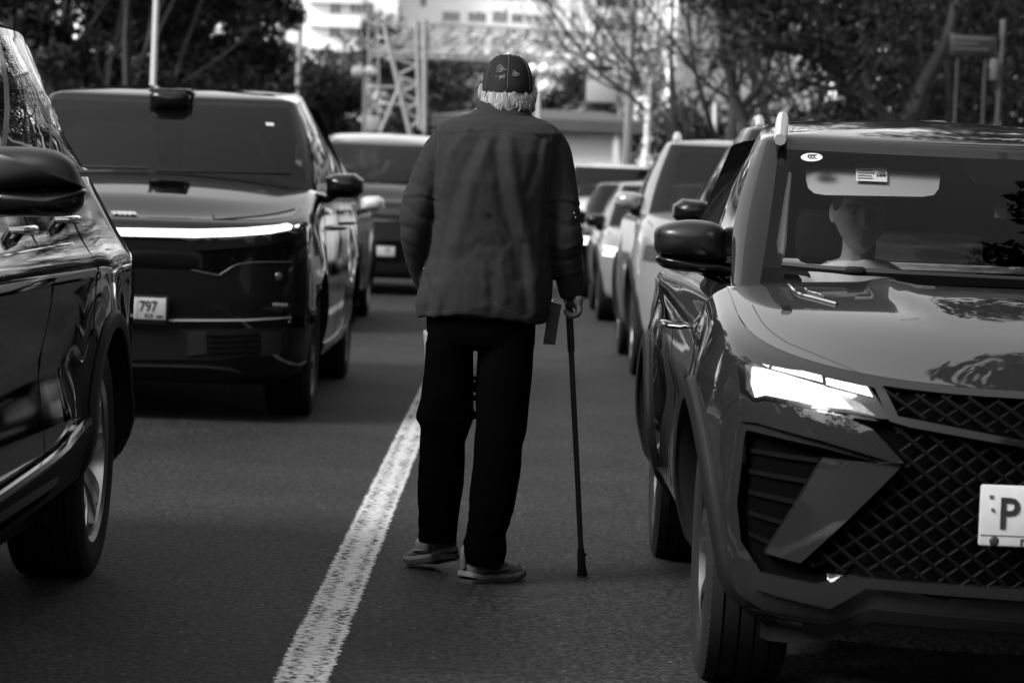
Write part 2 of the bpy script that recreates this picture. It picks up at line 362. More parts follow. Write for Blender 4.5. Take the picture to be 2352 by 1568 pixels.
# bare branching trees on the right
RT = [('branchy tree with hardly any leaves behind the roof rail of the silver crossover', 1700, 52, 11, 2.2, 31, 900, LF_M),
      ('thin branchy spring tree above the right gable of the hut', 1560, 64, 11, 2.4, 32, 900, LF_M),
      ('slim branchy tree rising over the nearest roof rail', 1820, 58, 12, 2.4, 33, 900, LF_M),
      ('branchy tree half lost in the dark foliage above the nearest roof', 1930, 66, 13, 2.6, 34, 1200, LF_D)]
for (lab, px, Y, h, cw, sd_, nl, lm) in RT:
    tree('bare_tree', lab, X_at(px, Y), Y, h, cw, lm, sd_, nl=nl, leaf=.06, lvl=5, r=.13, crown_r=.8, spread=.8, nmin=4)
for (lab, px, Y, h, cw, sd_) in (('dense dark tree above the nearest windshield', 2085, 50, 9.5, 2.0, 41), ('dense dark tree behind the small roof sign post', 2190, 46, 10, 2.4, 42), ('dense dark tree filling the upper right corner', 2350, 48, 11, 2.6, 43), ('dense dark tree further back, between the two dark crowns on the right', 2110, 72, 12, 3.2, 44)):
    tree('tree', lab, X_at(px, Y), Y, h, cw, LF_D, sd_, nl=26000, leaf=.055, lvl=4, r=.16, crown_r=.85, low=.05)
# the tree with the long crooked limb
t = empty('crooked_tree', (X_at(2075, 45), 45, 0)); tag(t, 'old tree with a long crooked limb reaching left over the queue', 'tree', 'trees behind the queues')
def loc45(px, py, dy=0): return P(px, py, 45+dy)-t.location
m = MB()
def limb(pts, r0, r1, dy=0):
    q = [loc45(a, b, dy*i) for i, (a, b) in enumerate(pts)]; q = spline(q, 5); n = len(q)-1; m.tube(q, [lerp(r0, r1, i/n) for i in range(n+1)], 8, cap=False); return q
ends = []; rng = random.Random(5)
b0 = loc45(2075, 330); m.tube([Vector((0, 0, -.1)), Vector((0, 0, b0.z*.5)), b0], [.34, .28, .24], 10, cap=False)
for pts, r0, r1 in (([(2075, 330), (2010, 260), (1966, 215), (1921, 150), (1857, 113), (1762, 97), (1708, 77), (1667, 50), (1653, 0), (1645, -60)], .20, .05), ([(1975, 225), (1930, 104), (1898, 50), (1853, 0), (1800, -70)], .13, .05), ([(1857, 113), (1839, 27), (1846, -40)], .06, .03), ([(2075, 330), (2120, 200), (2180, 80), (2200, -60)], .16, .06), ([(1898, 50), (1935, 20), (1960, -40)], .05, .02), ([(1762, 97), (1790, 60), (1785, 0)], .03, .012), ([(1700, 75), (1730, 110), (1700, 150)], .02, .008)):
    q = limb(pts, r0, r1)
    for i in range(2, len(q), 3):
        branch(m, q[i], Vector((rng.gauss(0, .6), rng.gauss(0, .6), rng.uniform(-.3, 1))).normalized(), rng.uniform(.5, 1.1), .022, 2, rng, ends, .7, .2)
m.build('trunk', BARK, t, 60, weld=False)
m2 = MB(); leaf_cloud(m2, [(e[0], .3) for e in ends]+[(loc45(rng.uniform(1960, 2300), rng.uniform(-60, 260), rng.uniform(-1, 2)), .6) for _ in range(40)], 6500, .07, 1, rng); m2.build('crown', LF_D, t, weld=False, flat=True)
# forked tree behind the silver crossover
t = empty('forked_tree', (X_at(1712, 48), 48, 0)); tag(t, 'dark forked tree behind the roofs of the second and third cars', 'tree', 'trees behind the queues')
def loc48(px, py): return P(px, py, 48)-t.location
m = MB(); ends = []
b0 = loc48(1712, 285); m.tube([Vector((0, 0, -.1)), b0], [.16, .13], 8, cap=False)
for pts, r0, r1 in (([(1712, 285), (1685, 218), (1672, 150), (1658, 113), (1655, 40), (1640, -30)], .11, .03), ([(1712, 285), (1700, 240), (1640, 205), (1590, 160), (1560, 120)], .05, .02), ([(1712, 270), (1767, 218), (1830, 212), (1880, 190)], .05, .015), ([(1700, 250), (1757, 181), (1766, 130), (1745, 90), (1740, 0)], .07, .02), ([(1757, 181), (1735, 130), (1725, 60), (1730, -20)], .04, .02)):
    q = spline([loc48(*a) for a in pts], 5); n = len(q)-1; m.tube(q, [lerp(r0, r1, i/n) for i in range(n+1)], 7, cap=False)
    for i in range(3, len(q), 2): branch(m, q[i], Vector((rng.gauss(0, .7), rng.gauss(0, .7), rng.uniform(-.2, 1))).normalized(), rng.uniform(.5, 1.2), .016, 3, rng, ends, .7, .15)
m.build('trunk', BARK, t, 60, weld=False)
m2 = MB(); leaf_cloud(m2, [(e[0], .3) for e in ends], 1800, .045, 1, rng); m2.build('crown', LF_M, t, weld=False, flat=True)
# pale young birch right of the hut
t = empty('birch_tree', (X_at(1488, 60), 60, 0)); tag(t, 'slim birch with a mottled white trunk and pale leaves beside the hut', 'tree', 'trees behind the queues')
m = MB(); q = [P(a, b, 60)-t.location for a, b in ((1482, 380), (1486, 330), (1490, 260), (1496, 200), (1506, 120), (1512, 40))]; q.insert(0, Vector((q[0].x, 0, -.1))); m.tube(spline(q, 4), .075, 8); m.build('trunk', BIRCH, t)
m2 = MB(); leaf_cloud(m2, [(P(1500+rng.gauss(0, 9), yy_, 60)-t.location, .16) for yy_ in range(112, 300, 6)], 1500, .05, 1, rng); m2.build('crown', LF_P, t, weld=False, flat=True)
# young pale-leaved trees in front of the block
for (lab, px, Y, h, sd_) in (('pale leafed young tree in front of the white wall, left of the twin pole', 590, 120, 6.8, 51), ('pale leafed young tree between the twin pole and the lattice tower', 745, 118, 6.9, 52), ('pale leafed treetop seen over the gantry beam', 1120, 150, 8.3, 53), ('pale leafed treetop right of the globe lamps', 1290, 140, 7.2, 54)):
    tree('young_tree', lab, X_at(px, Y), Y, h, 2.0, LF_M, sd_, nl=2600, leaf=.12, lvl=4, r=.12, crown_r=.8)
# unseen street trees beside and behind the camera, added for the paintwork to mirror
k = 0
for (x, y, h, cw) in ((-13, 8, 11, 3.2), (-13.5, 20, 12, 3.6), (-12.5, 33, 11, 3.0), (-13, -6, 12, 3.5), (12, -3, 10, 3), (7.2, 12, 12, 4.8), (7.0, 19, 13, 4.8), (8, 28, 12, 4.0), (-6, -24, 10, 4), (3, -26, 11, 4), (10, -22, 10, 4)):
    k += 1
    tree('street_tree', ['street tree with dark leaves on the left pavement, outside the frame', 'street tree with dark leaves on the right pavement, outside the frame'][x > 0], x, y, h, cw, LF_D, 70+k, nl=2600 if x < 6 or x > 9 else 30000, leaf=.22 if x < 6 or x > 9 else .10, lvl=2, r=.18, group='street trees beside the road', crown_r=1.0, low=.15 if x < 6 or x > 9 else .36)
# unseen woods added behind and beside the camera to darken what the paint mirrors
for (nm, xa, xb, ya, yb, hh, n_) in (('woods', -45, 45, -36, -30, 15, 9000), ('woods', -21, -17, -30, 48, 10, 8000), ('woods', 17, 21, -30, 44, 10, 8000)):
    rng = random.Random(int(xa)); m = MB(); cs = [(Vector((rng.uniform(xa, xb), rng.uniform(ya, yb), rng.uniform(.3, hh)*(.75+.25*rng.random()))), 1.5) for _ in range(260)]
    leaf_cloud(m, cs, n_, .42, 1.0, rng)
    lng = xb-xa > yb-ya; rws = []
    for i in range(61):
        t = i/60; rws.append([Vector(((lerp(xa, xb, t) if lng else (xa+xb)/2)+(0 if lng else 1.2*noise.noise(Vector((t*40, j, 0)))), ((ya+yb)/2 if lng else lerp(ya, yb, t))+(1.2*noise.noise(Vector((t*40, j, 5))) if lng else 0), (hh*.8+1.5*noise.noise(Vector((t*25, 9, 0))))*j/8)) for j in range(9)])
    m.grid(rws)  # bumpy wall added inside the leaves, blocks sky gaps in the reflections
    if nm: tag(m.build('woods', LF_D, weld=False, flat=True), kind='stuff')
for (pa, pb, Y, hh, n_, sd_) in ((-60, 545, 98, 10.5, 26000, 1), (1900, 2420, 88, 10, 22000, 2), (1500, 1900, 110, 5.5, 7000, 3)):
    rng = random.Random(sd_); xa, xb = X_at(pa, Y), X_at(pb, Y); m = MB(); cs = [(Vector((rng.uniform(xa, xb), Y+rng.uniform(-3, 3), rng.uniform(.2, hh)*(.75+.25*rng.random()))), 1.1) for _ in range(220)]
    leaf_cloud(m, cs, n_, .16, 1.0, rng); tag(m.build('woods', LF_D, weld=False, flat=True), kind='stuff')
# ---------------------------------------------------------------- apartment blocks far behind
WALL = mat('white_wall', .58, .8, var=.05, vscale=.2); PANE = mat('window_pane', .035, .15, var=.7, vscale=.25); FRM = mat('window_frame_white', .6, .6)
def block(label, x0, x1, Y, top, wins, balc, name='apartment_block', dy=14):
    a = P(x0, 200, Y); b = P(x1, 200, Y); e = empty(name, ((a.x+b.x)/2, Y, 0)); tag(e, label, 'building', 'apartment blocks behind the trees')
    m = MB(); m.box((0, dy/2, top/2), (b.x-a.x, dy, top)); m.build('wall', WALL, e)
    m = MB(); m.box((0, dy/2, top+.3), (b.x-a.x+.6, dy+.6, .6)); m.build('roof', KERB, e)
    for (wx0, wy0, wx1, wy1, k) in wins:
        p = P(wx0, wy0, Y)-e.location; q = P(wx1, wy1, Y)-e.location; cx_ = (p.x+q.x)/2; cz_ = (p.z+q.z)/2; W = abs(q.x-p.x); Hh = abs(p.z-q.z)
        m = MB(); t_ = .09
        for i in range(k+1): m.box((cx_-W/2+W*i/k, -.06, cz_), (t_, .12, Hh))
        for s in (-1, 1): m.box((cx_, -.055, cz_+s*Hh/2), (W+t_, .1, t_))
        w_1 = m.build('window', FRM, e)
        m = MB(); m.box((cx_, -.02, cz_), (W-.02, .06, Hh-.02)); m.build('pane', PANE, w_1)
    for (wx0, wy0, wx1, wy1) in balc:
        p = P(wx0, wy0, Y)-e.location; q = P(wx1, wy1, Y)-e.location; m = MB(); cx_ = (p.x+q.x)/2; W = abs(q.x-p.x)
        m.box((cx_, -.7, (p.z+q.z)/2), (W, 1.4, abs(p.z-q.z)), bev=.05); m.box((cx_, -.75, q.z-.1), (W+.3, 1.5, .2)); m.build('balcony', WALL, e)
def reps(base, ks=(-1, 0, 1, 2)):
    return [(a-k*2.1, b+55*k, c_-k*2.1, d+55*k, n) for (a, b, c_, d, n) in base for k in ks]
FL = [(759, -48, 783, -18, 2), (804, -48, 858, -18, 3), (548, -38, 595, -12, 3)]
block('left white apartment block with the large protruding balcony', 520, 905, 330, 42, reps([(759, 5, 783, 33, 2), (804, 5, 858, 33, 4), (548, -12, 595, 16, 3), (660, -12, 690, 16, 2)]), [(712, 36+55*k, 832, 62+55*k) for k in (-1, 0, 1)])
block('middle white apartment block with rows of triple windows', 900, 1275, 338, 44, reps([(922-44, 14, 922, 42, 3), (966, -6, 980, 16, 1), (1017, 26, 1056, 52, 4), (1076, 28, 1116, 52, 3), (1132, 26, 1166, 54, 3), (1175, 30, 1200, 54, 2)]), [(1206, 12+55*k, 1266, 34+55*k) for k in (-1, 0, 1, 2)])
block('right white apartment block with the tiny stair window', 1266, 1530, 326, 42, reps([(1312, 26, 1322, 47, 1), (1369, -4, 1416, 18, 3), (1425, -6, 1444, 22, 1), (1456, -2, 1486, 22, 2)]), [(1365, 22+55*k, 1420, 40+55*k) for k in (-1, 0, 1, 2)])
block('pale apartment block glimpsed through the bare branches', 1560, 1900, 350, 36, reps([(1600, 0, 1640, 26, 3), (1680, 0, 1720, 26, 3), (1760, 2, 1800, 28, 3)]), [])
# ---------------------------------------------------------------- poles, lamps, gantry
STEEL = mat('steel_grey', .17, .6); PALE = mat('pale_pole', .42, .6); GLB = mat('lamp_globe', .8, .3)
def pole(name, label, top, bot, Y, r0, r1, m_, cat='pole', group='poles beside the road'):
    a = P(*top, Y); b = P(*bot, Y); gx = a.x+(b.x-a.x)*(a.z/(a.z-b.z)); e = empty(name, (gx, Y, 0)); tag(e, label, cat, group)
    m = MB(); m.tube([(0, 0, -.05), (a.x-gx, 0, a.z)], [r1, r0], 10); m.build('post', m_, e)
    m = MB(); m.lathe([(.001, 0), (r1*2.2, 0), (r1*2.2, .25), (r1*1.1, .35)], axis='Z', n=12); m.build('footing', KERB, e); return e
pole('lamp_pole', 'bright grey lamp pole rising behind the car with the light bar', (366, -200), (352, 190), 44, .035, .055, PALE)
pole('utility_pole', 'thin grey pole between the twin pole and the lattice tower', (691, 40), (683, 230), 78, .07, .09, STEEL)
e = pole('twin_pole', 'twin utility pole with pale insulators in front of the white block', (650, -60), (640, 210), 80, .09, .11, STEEL, 'pole')
m = MB(); m.tube([P(632, -60, 80)-e.location, P(626, 210, 80)-e.location], .06, 8); m.build('second_post', STEEL, e)
m = MB()
for yy_ in (100, 114, 128, 142, 156): m.sph(P(629, yy_, 79.8)-e.location, (.09, .09, .06), 10, 6)
m.build('insulator', WHT, e)
m = MB()
for yy_ in (20, 90): m.tube([P(626, yy_, 80)-e.location, P(650, yy_, 80)-e.location], .04, 6)
m.build('crossbar', STEEL, e)
e = pole('utility_pole', 'grey pole with a small crossbar right of the hut roof', (1458, -60), (1440, 350), 70, .09, .12, STEEL)
m = MB(); m.tube([P(1440, 178, 70)-e.location, P(1475, 180, 70)-e.location], .035, 6); m.build('crossbar', STEEL, e)
def globe_lamp(label, px, top, bot, globes, Y):
    e = pole('globe_lamp', label, (px+3, top), (px, bot), Y, .05, .07, PALE, 'street lamp', 'globe street lamps')
    m = MB()
    for (a, b) in globes:
        g = P(a, b, Y)-e.location; m.tube([(P(px+3, b+14, Y)-e.location), g], .03, 6); 
    m.build('arm', PALE, e)
    for (a, b) in globes:
        m = MB(); m.sph(P(a, b, Y)-e.location, .15, 16, 10); m.build('globe', GLB, e)
globe_lamp('globe street lamp in front of the left lattice tower', 836, 158, 330, [(821, 166), (849, 165)], 72)
globe_lamp('globe street lamp just right of the cap of the man', 1235, 150, 330, [(1224, 160), (1250, 160), (1250, 200)], 72)
# white board by the left lattice tower
p = P(857, 284, 74); e = empty('notice_board', (p.x, 74, 0)); tag(e, 'small blank white board on posts over the roof of the minivan', 'sign')
m = MB(); m.box((0, 0, p.z), (.36, .04, .38), bev=.01); m.build('board', WHT, e)
m = MB(); m.tube([(-.1, .05, 0), (-.1, .05, p.z)], .025, 6); m.build('post', STEEL, e); m = MB(); m.tube([(.1, .05, 0), (.1, .05, p.z)], .025, 6); m.build('post', STEEL, e)
# steel gantry
Yg = 92; e = empty('steel_gantry', (X_at(1180, Yg), Yg, 0)); tag(e, 'open steel lattice gantry spanning behind the man', 'gantry')
def gl(px, py, dy=0): return P(px, py, Yg+dy)-e.location
def ext(a, b, dy=0):
    p, q = gl(*a, dy), gl(*b, dy); return q+(q-p)*((q.z)/(p.z-q.z))
m = MB()
def lat(m, a, b, c_, d, n, r, dy=0):
    """two chords with zigzag lacing"""
    p0, p1, q0, q1 = gl(*a, dy), gl(*b, dy), gl(*c_, dy), gl(*d, dy); m.tube([p0, p1], r, 5); m.tube([q0, q1], r, 5)
    for i in range(n):
        m.tube([p0.lerp(p1, i/n), q0.lerp(q1, (i+.5)/n)], r*.6, 4); m.tube([q0.lerp(q1, (i+.5)/n), p0.lerp(p1, (i+1)/n)], r*.6, 4)
lat(m, (960, 52), (1560, 92), (845, 118), (1540, 146), 14, .055); lat(m, (960, 62), (1560, 102), (845, 128), (1540, 156), 14, .04, 1.2); m.build('truss', STEEL, e)
m = MB(); lat(m, (881, 52), (940, 296), (956, 47), (964, 296), 6, .07); m.tube([gl(881, 52), gl(945, 320)], .08, 5); m.tube([gl(975, 45), gl(975, 320)], .09, 6); m.tube([gl(925, 180), gl(875, 300)], .06, 5)
m.tube([ext((900, 200), (875, 300)), gl(875, 300)], .05, 5); m.tube([ext((975, 45), (975, 300)), gl(975, 300)], .09, 6); m.build('left_tower', STEEL, e); m = MB(); lat(m, (846, 60), (848, 300), (868, 60), (872, 300), 6, .03); m.tube([ext((848, 200), (850, 300)), gl(848, 200)], .05, 5); m.tube([gl(848, 200), gl(935, 200)], .04, 4); m.tube([gl(846, 240), gl(940, 240)], .04, 4); m.build('side_tower', STEEL, e)
m = MB(); lat(m, (1408, 94), (1424, 262), (1428, 94), (1436, 262), 6, .05); m.tube([ext((1410, 94), (1424, 262)), gl(1410, 94)], .06, 6); m.tube([ext((1430, 94), (1440, 262)), gl(1430, 94)], .05, 6); m.build('right_tower', STEEL, e)
m = MB(); p = gl(1383, 200); m.box(p, (1.0, .4, 1.0), bev=.03); m.build('equipment_box', mat('box_grey', .2, .6), e)
# hut
Yh = 84; a = P(990, 300, Yh); b = P(1486, 300, Yh); cx_ = (a.x+b.x)/2; W = b.x-a.x; e = empty('hut', (cx_, Yh, 0)); tag(e, 'low white hut with a grey hip roof behind the man', 'hut')
ez = (P(1400, 306, Yh)).z; rz_ = (P(1392, 252, Yh)).z
m = MB(); o0 = [(-W/2, -.6, ez), (W/2, -.6, ez), (W/2, 5, ez), (-W/2, 5, ez)]; f0 = [(x, y, ez+.34) for x, y, z in o0]; r0_ = [(-W/2+2.2, 2.2, rz_), (W/2-1.2, 2.2, rz_)]
m.add(o0+f0+r0_, [(0, 1, 2, 3), (0, 1, 5, 4), (1, 2, 6, 5), (2, 3, 7, 6), (3, 0, 4, 7), (4, 5, 9, 8), (5, 6, 9), (6, 7, 8, 9), (7, 4, 8)]); m.build('roof', mat('roof_felt', .03, .7, var=.2, vscale=2), e, 20)
m = MB(); m.box((0, 2.4, ez/2), (W-.9, 4.6, ez)); m.build('wall', WALL, e)
for (x0, x1) in ((1376, 1402),):
    p, q = P(x0, 305, Yh).x-cx_, P(x1, 305, Yh).x-cx_; m = MB(); m.box(((p+q)/2, .08, 1.1), (q-p, .06, 2.2)); m.build('door', DARK, e)
m = MB(); m.box((P(1415, 300, Yh).x-cx_, -.35, ez/2), (.16, .16, ez)); m.build('porch_post', PALE, e)
m = MB(); p = P(1455, 322, Yh)-e.location; m.box((p.x, .07, p.z), (.28, .05, .12)); m.build('wall_plate', DARK, e)
# little sign and lamp column in the dark trees on the right
e = pole('sign_post', 'dark post with pale fittings in front of the dark trees, upper right', (2306, 60), (2290, 290), 40, .03, .04, mat('dark_post', .012, .6))
m = MB(); m.box(P(2303, 68, 39.9)-e.location, (.06, .05, .28), bev=.01); m.box(P(2283, 160, 39.9)-e.location, (.10, .06, .30), bev=.01); m.build('fitting', mat('fitting_grey', .05, .6), e)
p = P(2235, 104, 41); e = empty('street_sign', (p.x, 41, 0)); tag(e, 'dark street sign with pale bars among the dark leaves, upper right', 'sign')
m = MB(); m.box((0, 0, p.z), (.66, .04, .28), bev=.01, mi=0); m.box((-.02, -.03, p.z+.09), (.56, .02, .03), mi=1); m.box((-.1, -.03, p.z+.02), (.36, .02, .025), mi=1); m.box((-.03, -.03, p.z-.06), (.5, .02, .02), mi=1); m.build('board', [mat('sign_dark', .008, .5), mat('sign_bar', .05, .5)], e)
m = MB(); m.tube([(-.2, .05, 0), (-.2, .05, p.z)], .03, 6); m.build('post', BARK, e); m = MB(); m.tube([(.2, .05, 0), (.2, .05, p.z)], .03, 6); m.build('post', BARK, e)
for (lab, px) in (('pale marker post behind the silver crossover, the left one', 1641), ('pale marker post behind the silver crossover, the right one', 1686)):
    pole('marker_post', lab, (px+2, 235), (px, 320), 56, .045, .045, PALE, 'post', 'pale posts behind the silver crossover')
# ---------------------------------------------------------------- car builder: real surfaces in metres, nose at local y = 0 facing the camera
class Car: pass
def levels_for(w, hf, zb, L):
    return [(.20, .22, w-.12, .12, L-.14), (.27, .29, w-.04, .05, L-.05), (.42, .42, w-.015, .015, L-.01), (.56, .58, w, 0, L),
            (.68, .80, w-.003, .0, L), (hf-.07, zb-.15, w-.02, .02, L-.03), (hf-.015, zb-.04, w-.045, .05, L-.06), (hf, zb, w-.10, .11, L-.14)]
def wheel_proto(Rw, width, style, near=False):
    root_parts = []
    t = MB(); hw = width/2
    prof = [(Rw*.70, -hw*.92), (Rw*.80, -hw), (Rw*.93, -hw*.98), (Rw*.985, -hw*.86)]
    gro = [-.6, -.52, -.22, -.14, .14, .22, .52, .6]
    for i, g in enumerate(gro):
        a = hw*g; d = .009
        if i % 2 == 0: prof += [(Rw, a), (Rw-d, a+.002)]
        else: prof += [(Rw-d, a-.002), (Rw, a)]
    prof += [(Rw*.985, hw*.86), (Rw*.93, hw*.98), (Rw*.80, hw), (Rw*.70, hw*.92)]
    t.lathe(prof, n=56 if near else 28)
    if near:
        for k in range(72):     # shoulder blocks
            a = 2*math.pi*k/72
            for s in (-1, 1):
                M = Matrix.Rotation(a, 4, 'X')
                c = M @ Vector((s*hw*.80, 0, Rw*.988)); t.box(c-M.to_3x3() @ Vector((0, 0, .006)), (hw*.20, .010, .007), rot=M.to_3x3(), bev=.002, seg=1)
    r = MB(); ro = Rw*.70
    r.lathe([(ro, -hw*.9), (ro*.96, -hw*.75), (ro*.9, -hw*.1), (ro*.9, hw*.5), (ro*.94, hw*.85), (ro*1.0, hw*.93), (ro*1.03, hw*.90), (ro*1.0, hw*.8)], n=48 if near else 28)
    r.lathe([(.001, hw*.62), (.05, hw*.62), (.062, hw*.45), (.075, hw*.2), (.075, -.02), (.001, -.02)], n=20)
    ns = 5
    for k in range(ns):
        for off in ((-.20, .20) if style == 'twin' else (0,)):
            a = 2*math.pi*k/ns + off
            M = Matrix.Rotation(a, 4, 'X'); w0 = .028 if style == 'twin' else .05; w1 = .02 if style == 'twin' else .075
            rows = []
            for q in range(6):
                f = q/5; rr = lerp(.05, ro*.97, f); ww = lerp(w0, w1, f); xx = hw*(.58+.28*math.sin(f*2.2)-.02)
                rows.append([M @ Vector((xx-.03, -ww, rr)), M @ Vector((xx, -ww*.7, rr)), M @ Vector((xx, ww*.7, rr)), M @ Vector((xx-.03, ww, rr))])
            r.grid(rows, closed=True)
    d = MB(); d.lathe([(.001, -hw*.1), (ro*.68, -hw*.1), (ro*.68, -hw*.25)], n=32)
    return t, r, d
WP = {}
def add_wheel(car, x, y, Rw, width, style, rimm, near, side, steer=0):
    key = (round(Rw, 3), width, style, near, rimm.name)
    e = empty('wheel', (x, y, Rw)); e.parent = car.root
    e.rotation_euler = (random.random()*1.2, 0, (0 if side > 0 else math.pi)+steer)
    e.rotation_mode = 'XYZ'
    if key not in WP:
        t, r, d = wheel_proto(Rw, width, style, near)
        WP[key] = (t.build('tyre', RUB, e), r.build('rim', rimm, e, 30), d.build('brake_disc', ALU, e))
    else:
        for q in WP[key]:
            c = q.copy(); COL.objects.link(c); c.parent = e
    return e
def make_car(name, label, group, X, Y, rz=0, L=4.4, w=.88, H=1.6, hf=.86, zb=1.05, cowl=1.15, head=1.85, cowlx=.62, headx=.52, cowlc=.16, headc=.07,
             roofw=.60, roofrear=None, rearcut=.45, baserear=.08, basew=None, D=.75, n=2.7, wheels=None, Rw=.34, ww=.22, arch=None, clad=.05, col=None, lv=None,
             cell=.035, crown=.05, hoodf=None, bumps=None, near=False, style='twin', rimm=None, inset=None, sides=None, bulge=.03, mirz=None, mirror=True, rail=True,
             wtint=None, seats=True, roofarc=.035, roofdrop=1, railh=.05, headz=None, vv=(.07, .95), mirs=1.0, mirx=-.10, pil=(.16,.10), rooft=.10, rail0=.16, baset=.04, zramp=None, wipers=True, railx=-.07, railr=.017, handles=None, beltrise=.03, steer=0, noseblend=.42):
    c = Car(); c.root = empty(name, (X, Y, 0), rz); tag(c.root, label, 'car', group); c.L, c.w = L, w
    lv = lv or levels_for(w, hf, zb, L); c.lv = lv; basew = basew or w-.075; roofrear = roofrear or L-rearcut
    wheels = wheels or (.85, L-.95); arch = arch or Rw+.055; rimm = rimm or ALU; col = col or paint('paint_grey', .1)
    c.inv = None
    Mw = Matrix.Translation((X, Y, 0)) @ Matrix.Rotation(rz, 4, 'Z'); c.M = Mw; c.Mi = Mw.inverted()
    # level interpolation (smooth through the control levels)
    def lev(t):
        i = min(int(t), len(lv)-2); f = t-i; a = lv[max(i-1, 0)]; b = lv[i]; d = lv[i+1]; e = lv[min(i+2, len(lv)-1)]
        return [cr(a[k], b[k], d[k], e[k], f) for k in range(5)]
    def yz(l, y):
        if zramp: return lerp(l[0], l[1], min(1, max(0, (y+.1)/(cowl+.2)))**zramp)
        return lerp(l[0], l[1], ss(-.1, cowl+.1, y) if l[1] > l[0] else 0)
    def side_add(y, z):
        v = 0
        for wy in wheels:
            r = math.hypot(y-wy, z-Rw); v += .028*math.exp(-max(0, r-arch)**2/.018)*ss(.2, .5, z) if near else .015*math.exp(-max(0, r-arch)**2/.02)
        if bumps: v += bumps(y, z)
        return v*ss(D*.55, D+.05, y)*(1-ss(L-.5, L-.1, y))
    nf, Dr = (22 if near else 14), .55
    ys = []
    yy = 0.0; ns = max(8, int((L-D-Dr)/cell))
    def outline(l, half=True):
        out = []
        z0, z1, ww_, yf, yr = l
        for i in range(nf):
            a = (i/nf)**.92*math.pi/2; x = ww_*math.sin(a)**(2/n); y = yf+D*(1-math.cos(a)**(2/n)); z = yz(l, y); out.append((x+side_add(y, z), y, z))
        for i in range(ns+1):
            y = lerp(yf+D, yr-Dr, i/ns); z = yz(l, y); out.append((ww_+side_add(y, z), y, z))
        for i in range(1, 11):
            a = (1-i/10)*math.pi/2; x = ww_*math.sin(a)**(2/3.4); y = yr-Dr*(1-math.cos(a)**(2/3.4)); out.append((x, y, yz(l, y)))
        return out
    nz = max(2, int(round(.11/cell))); T = [i/nz for i in range((len(lv)-1)*nz+1)]
    rows = [outline(lev(t)) for t in T]
    # analytic front height field
    def F(x, z):
        y = .15
        for _ in range(3):
            l = lev(_tz(lev, lv, yz, y, z)); q = min(abs(x)/l[2], .9995); y = l[3]+D*(1-(1-q**n)**(1/n))
        return y
    c.F = F
    def trace(px, py):
        """point of the front surface seen at this direction, in car coordinates"""
        d = ray(px, py); o = c.Mi @ Vector((0, 0, HC)); dd = (c.Mi.to_3x3() @ d); y = .1
        for _ in range(40):
            p = o+dd*((y-o.y)/dd.y); xq = max(-w*.995, min(w*.995, p.x)); y = lerp(y, F(xq, p.z), .5)
        return p
    c.trace = trace
    if inset: inset = inset(c)
    # wheel openings
    def in_arch(y, z):
        for wy in wheels:
            if math.hypot(y-wy, z-Rw) < arch: return wy
        return None
    shell = MB()
    for sx in (1, -1):
        V = [[Vector((p[0]*sx, p[1], p[2])) for p in r] for r in rows]
        if inset:
            for r in V:
                for p in r:
                    if p.y < D and inset(p.x, p.z): p.y += .035
        gone = set()
        for i in range(len(V)-1):
            for j in range(len(V[0])-1):
                cy = (V[i][j].y+V[i+1][j+1].y)/2; cz = (V[i][j].z+V[i+1][j+1].z)/2
                if abs(V[i][j].x) > w*.6 and in_arch(cy, cz) is not None: gone.add((i, j))
        for i in range(len(V)):
            for j in range(len(V[0])):
                adj = [(a, b) for a in (i-1, i) for b in (j-1, j) if 0 <= a < len(V)-1 and 0 <= b < len(V[0])-1]
                g = [q in gone for q in adj]
                if any(g) and not all(g):
                    p = V[i][j]; wy = min(wheels, key=lambda q: abs(q-p.y)); dv = Vector((p.y-wy, p.z-Rw)); 
                    if dv.length > 1e-4: dv.normalize(); p.y = wy+dv.x*arch; p.z = max(Rw+dv.y*arch, .02)
        shell.grid(V, skip=lambda i, j: (i, j) in gone, flip=sx < 0)
        # material for inset faces
    me_mats = [col, VOID]
    if inset:
        for k, f in enumerate(shell.f):
            cx = sum(shell.v[i][0] for i in f)/4; cy = sum(shell.v[i][1] for i in f)/4; cz = sum(shell.v[i][2] for i in f)/4
            if cy < D and inset(cx, cz): shell.m[k] = 1
    c.body = shell.build('body', me_mats, c.root, 50)
    # hood
    top = lv[-1]
    def Hz(x, y):
        t = min(1, abs(x)/top[2]); yf = top[3]+D*(1-(1-min(t, .9995)**n)**(1/n))
        z = yz(top, y)+crown*(1-t**2.2)*ss(0, noseblend, y-yf)**.8
        if hoodf: z += hoodf(x, y)*ss(.03, .2, y-yf)
        return z
    c.Hz = Hz
    hd = MB(); nx = 56 if near else 24; ny = 40 if near else 16; rr = []
    for i in range(nx+1):
        t = -1+2*i/nx; t = math.copysign(1-(1-abs(t))**1.25, t); x = top[2]*t*.9995
        yf = top[3]+D*(1-(1-min(abs(t)*.9995, .9995)**n)**(1/n)); ye = lerp(cowl+cowlc*(x/cowlx)**2+.02, cowl+cowlc+.12, ss(cowlx-.04, cowlx+.01, abs(x)))
        rr.append([Vector((x, y, Hz(x, y)+.001)) for y in [lerp(yf, ye, (j/ny)**1.3) for j in range(ny+1)]])
    hd.grid(rr); c.hood = hd.build('hood', col, c.root, 50)
    # cabin rings
    def zbelt(y): return yz(top, y)-.006+beltrise*ss(cowl, L, y)
    hz = headz or H-.075
    def zroof(y):
        q = (y-head)/(roofrear-head); return hz + (H-.05-hz)*math.sin(min(1, max(0, q*1.6))*math.pi/2) - .05*roofdrop*max(0, q-.55)**2/.2 if 0 <= q else hz
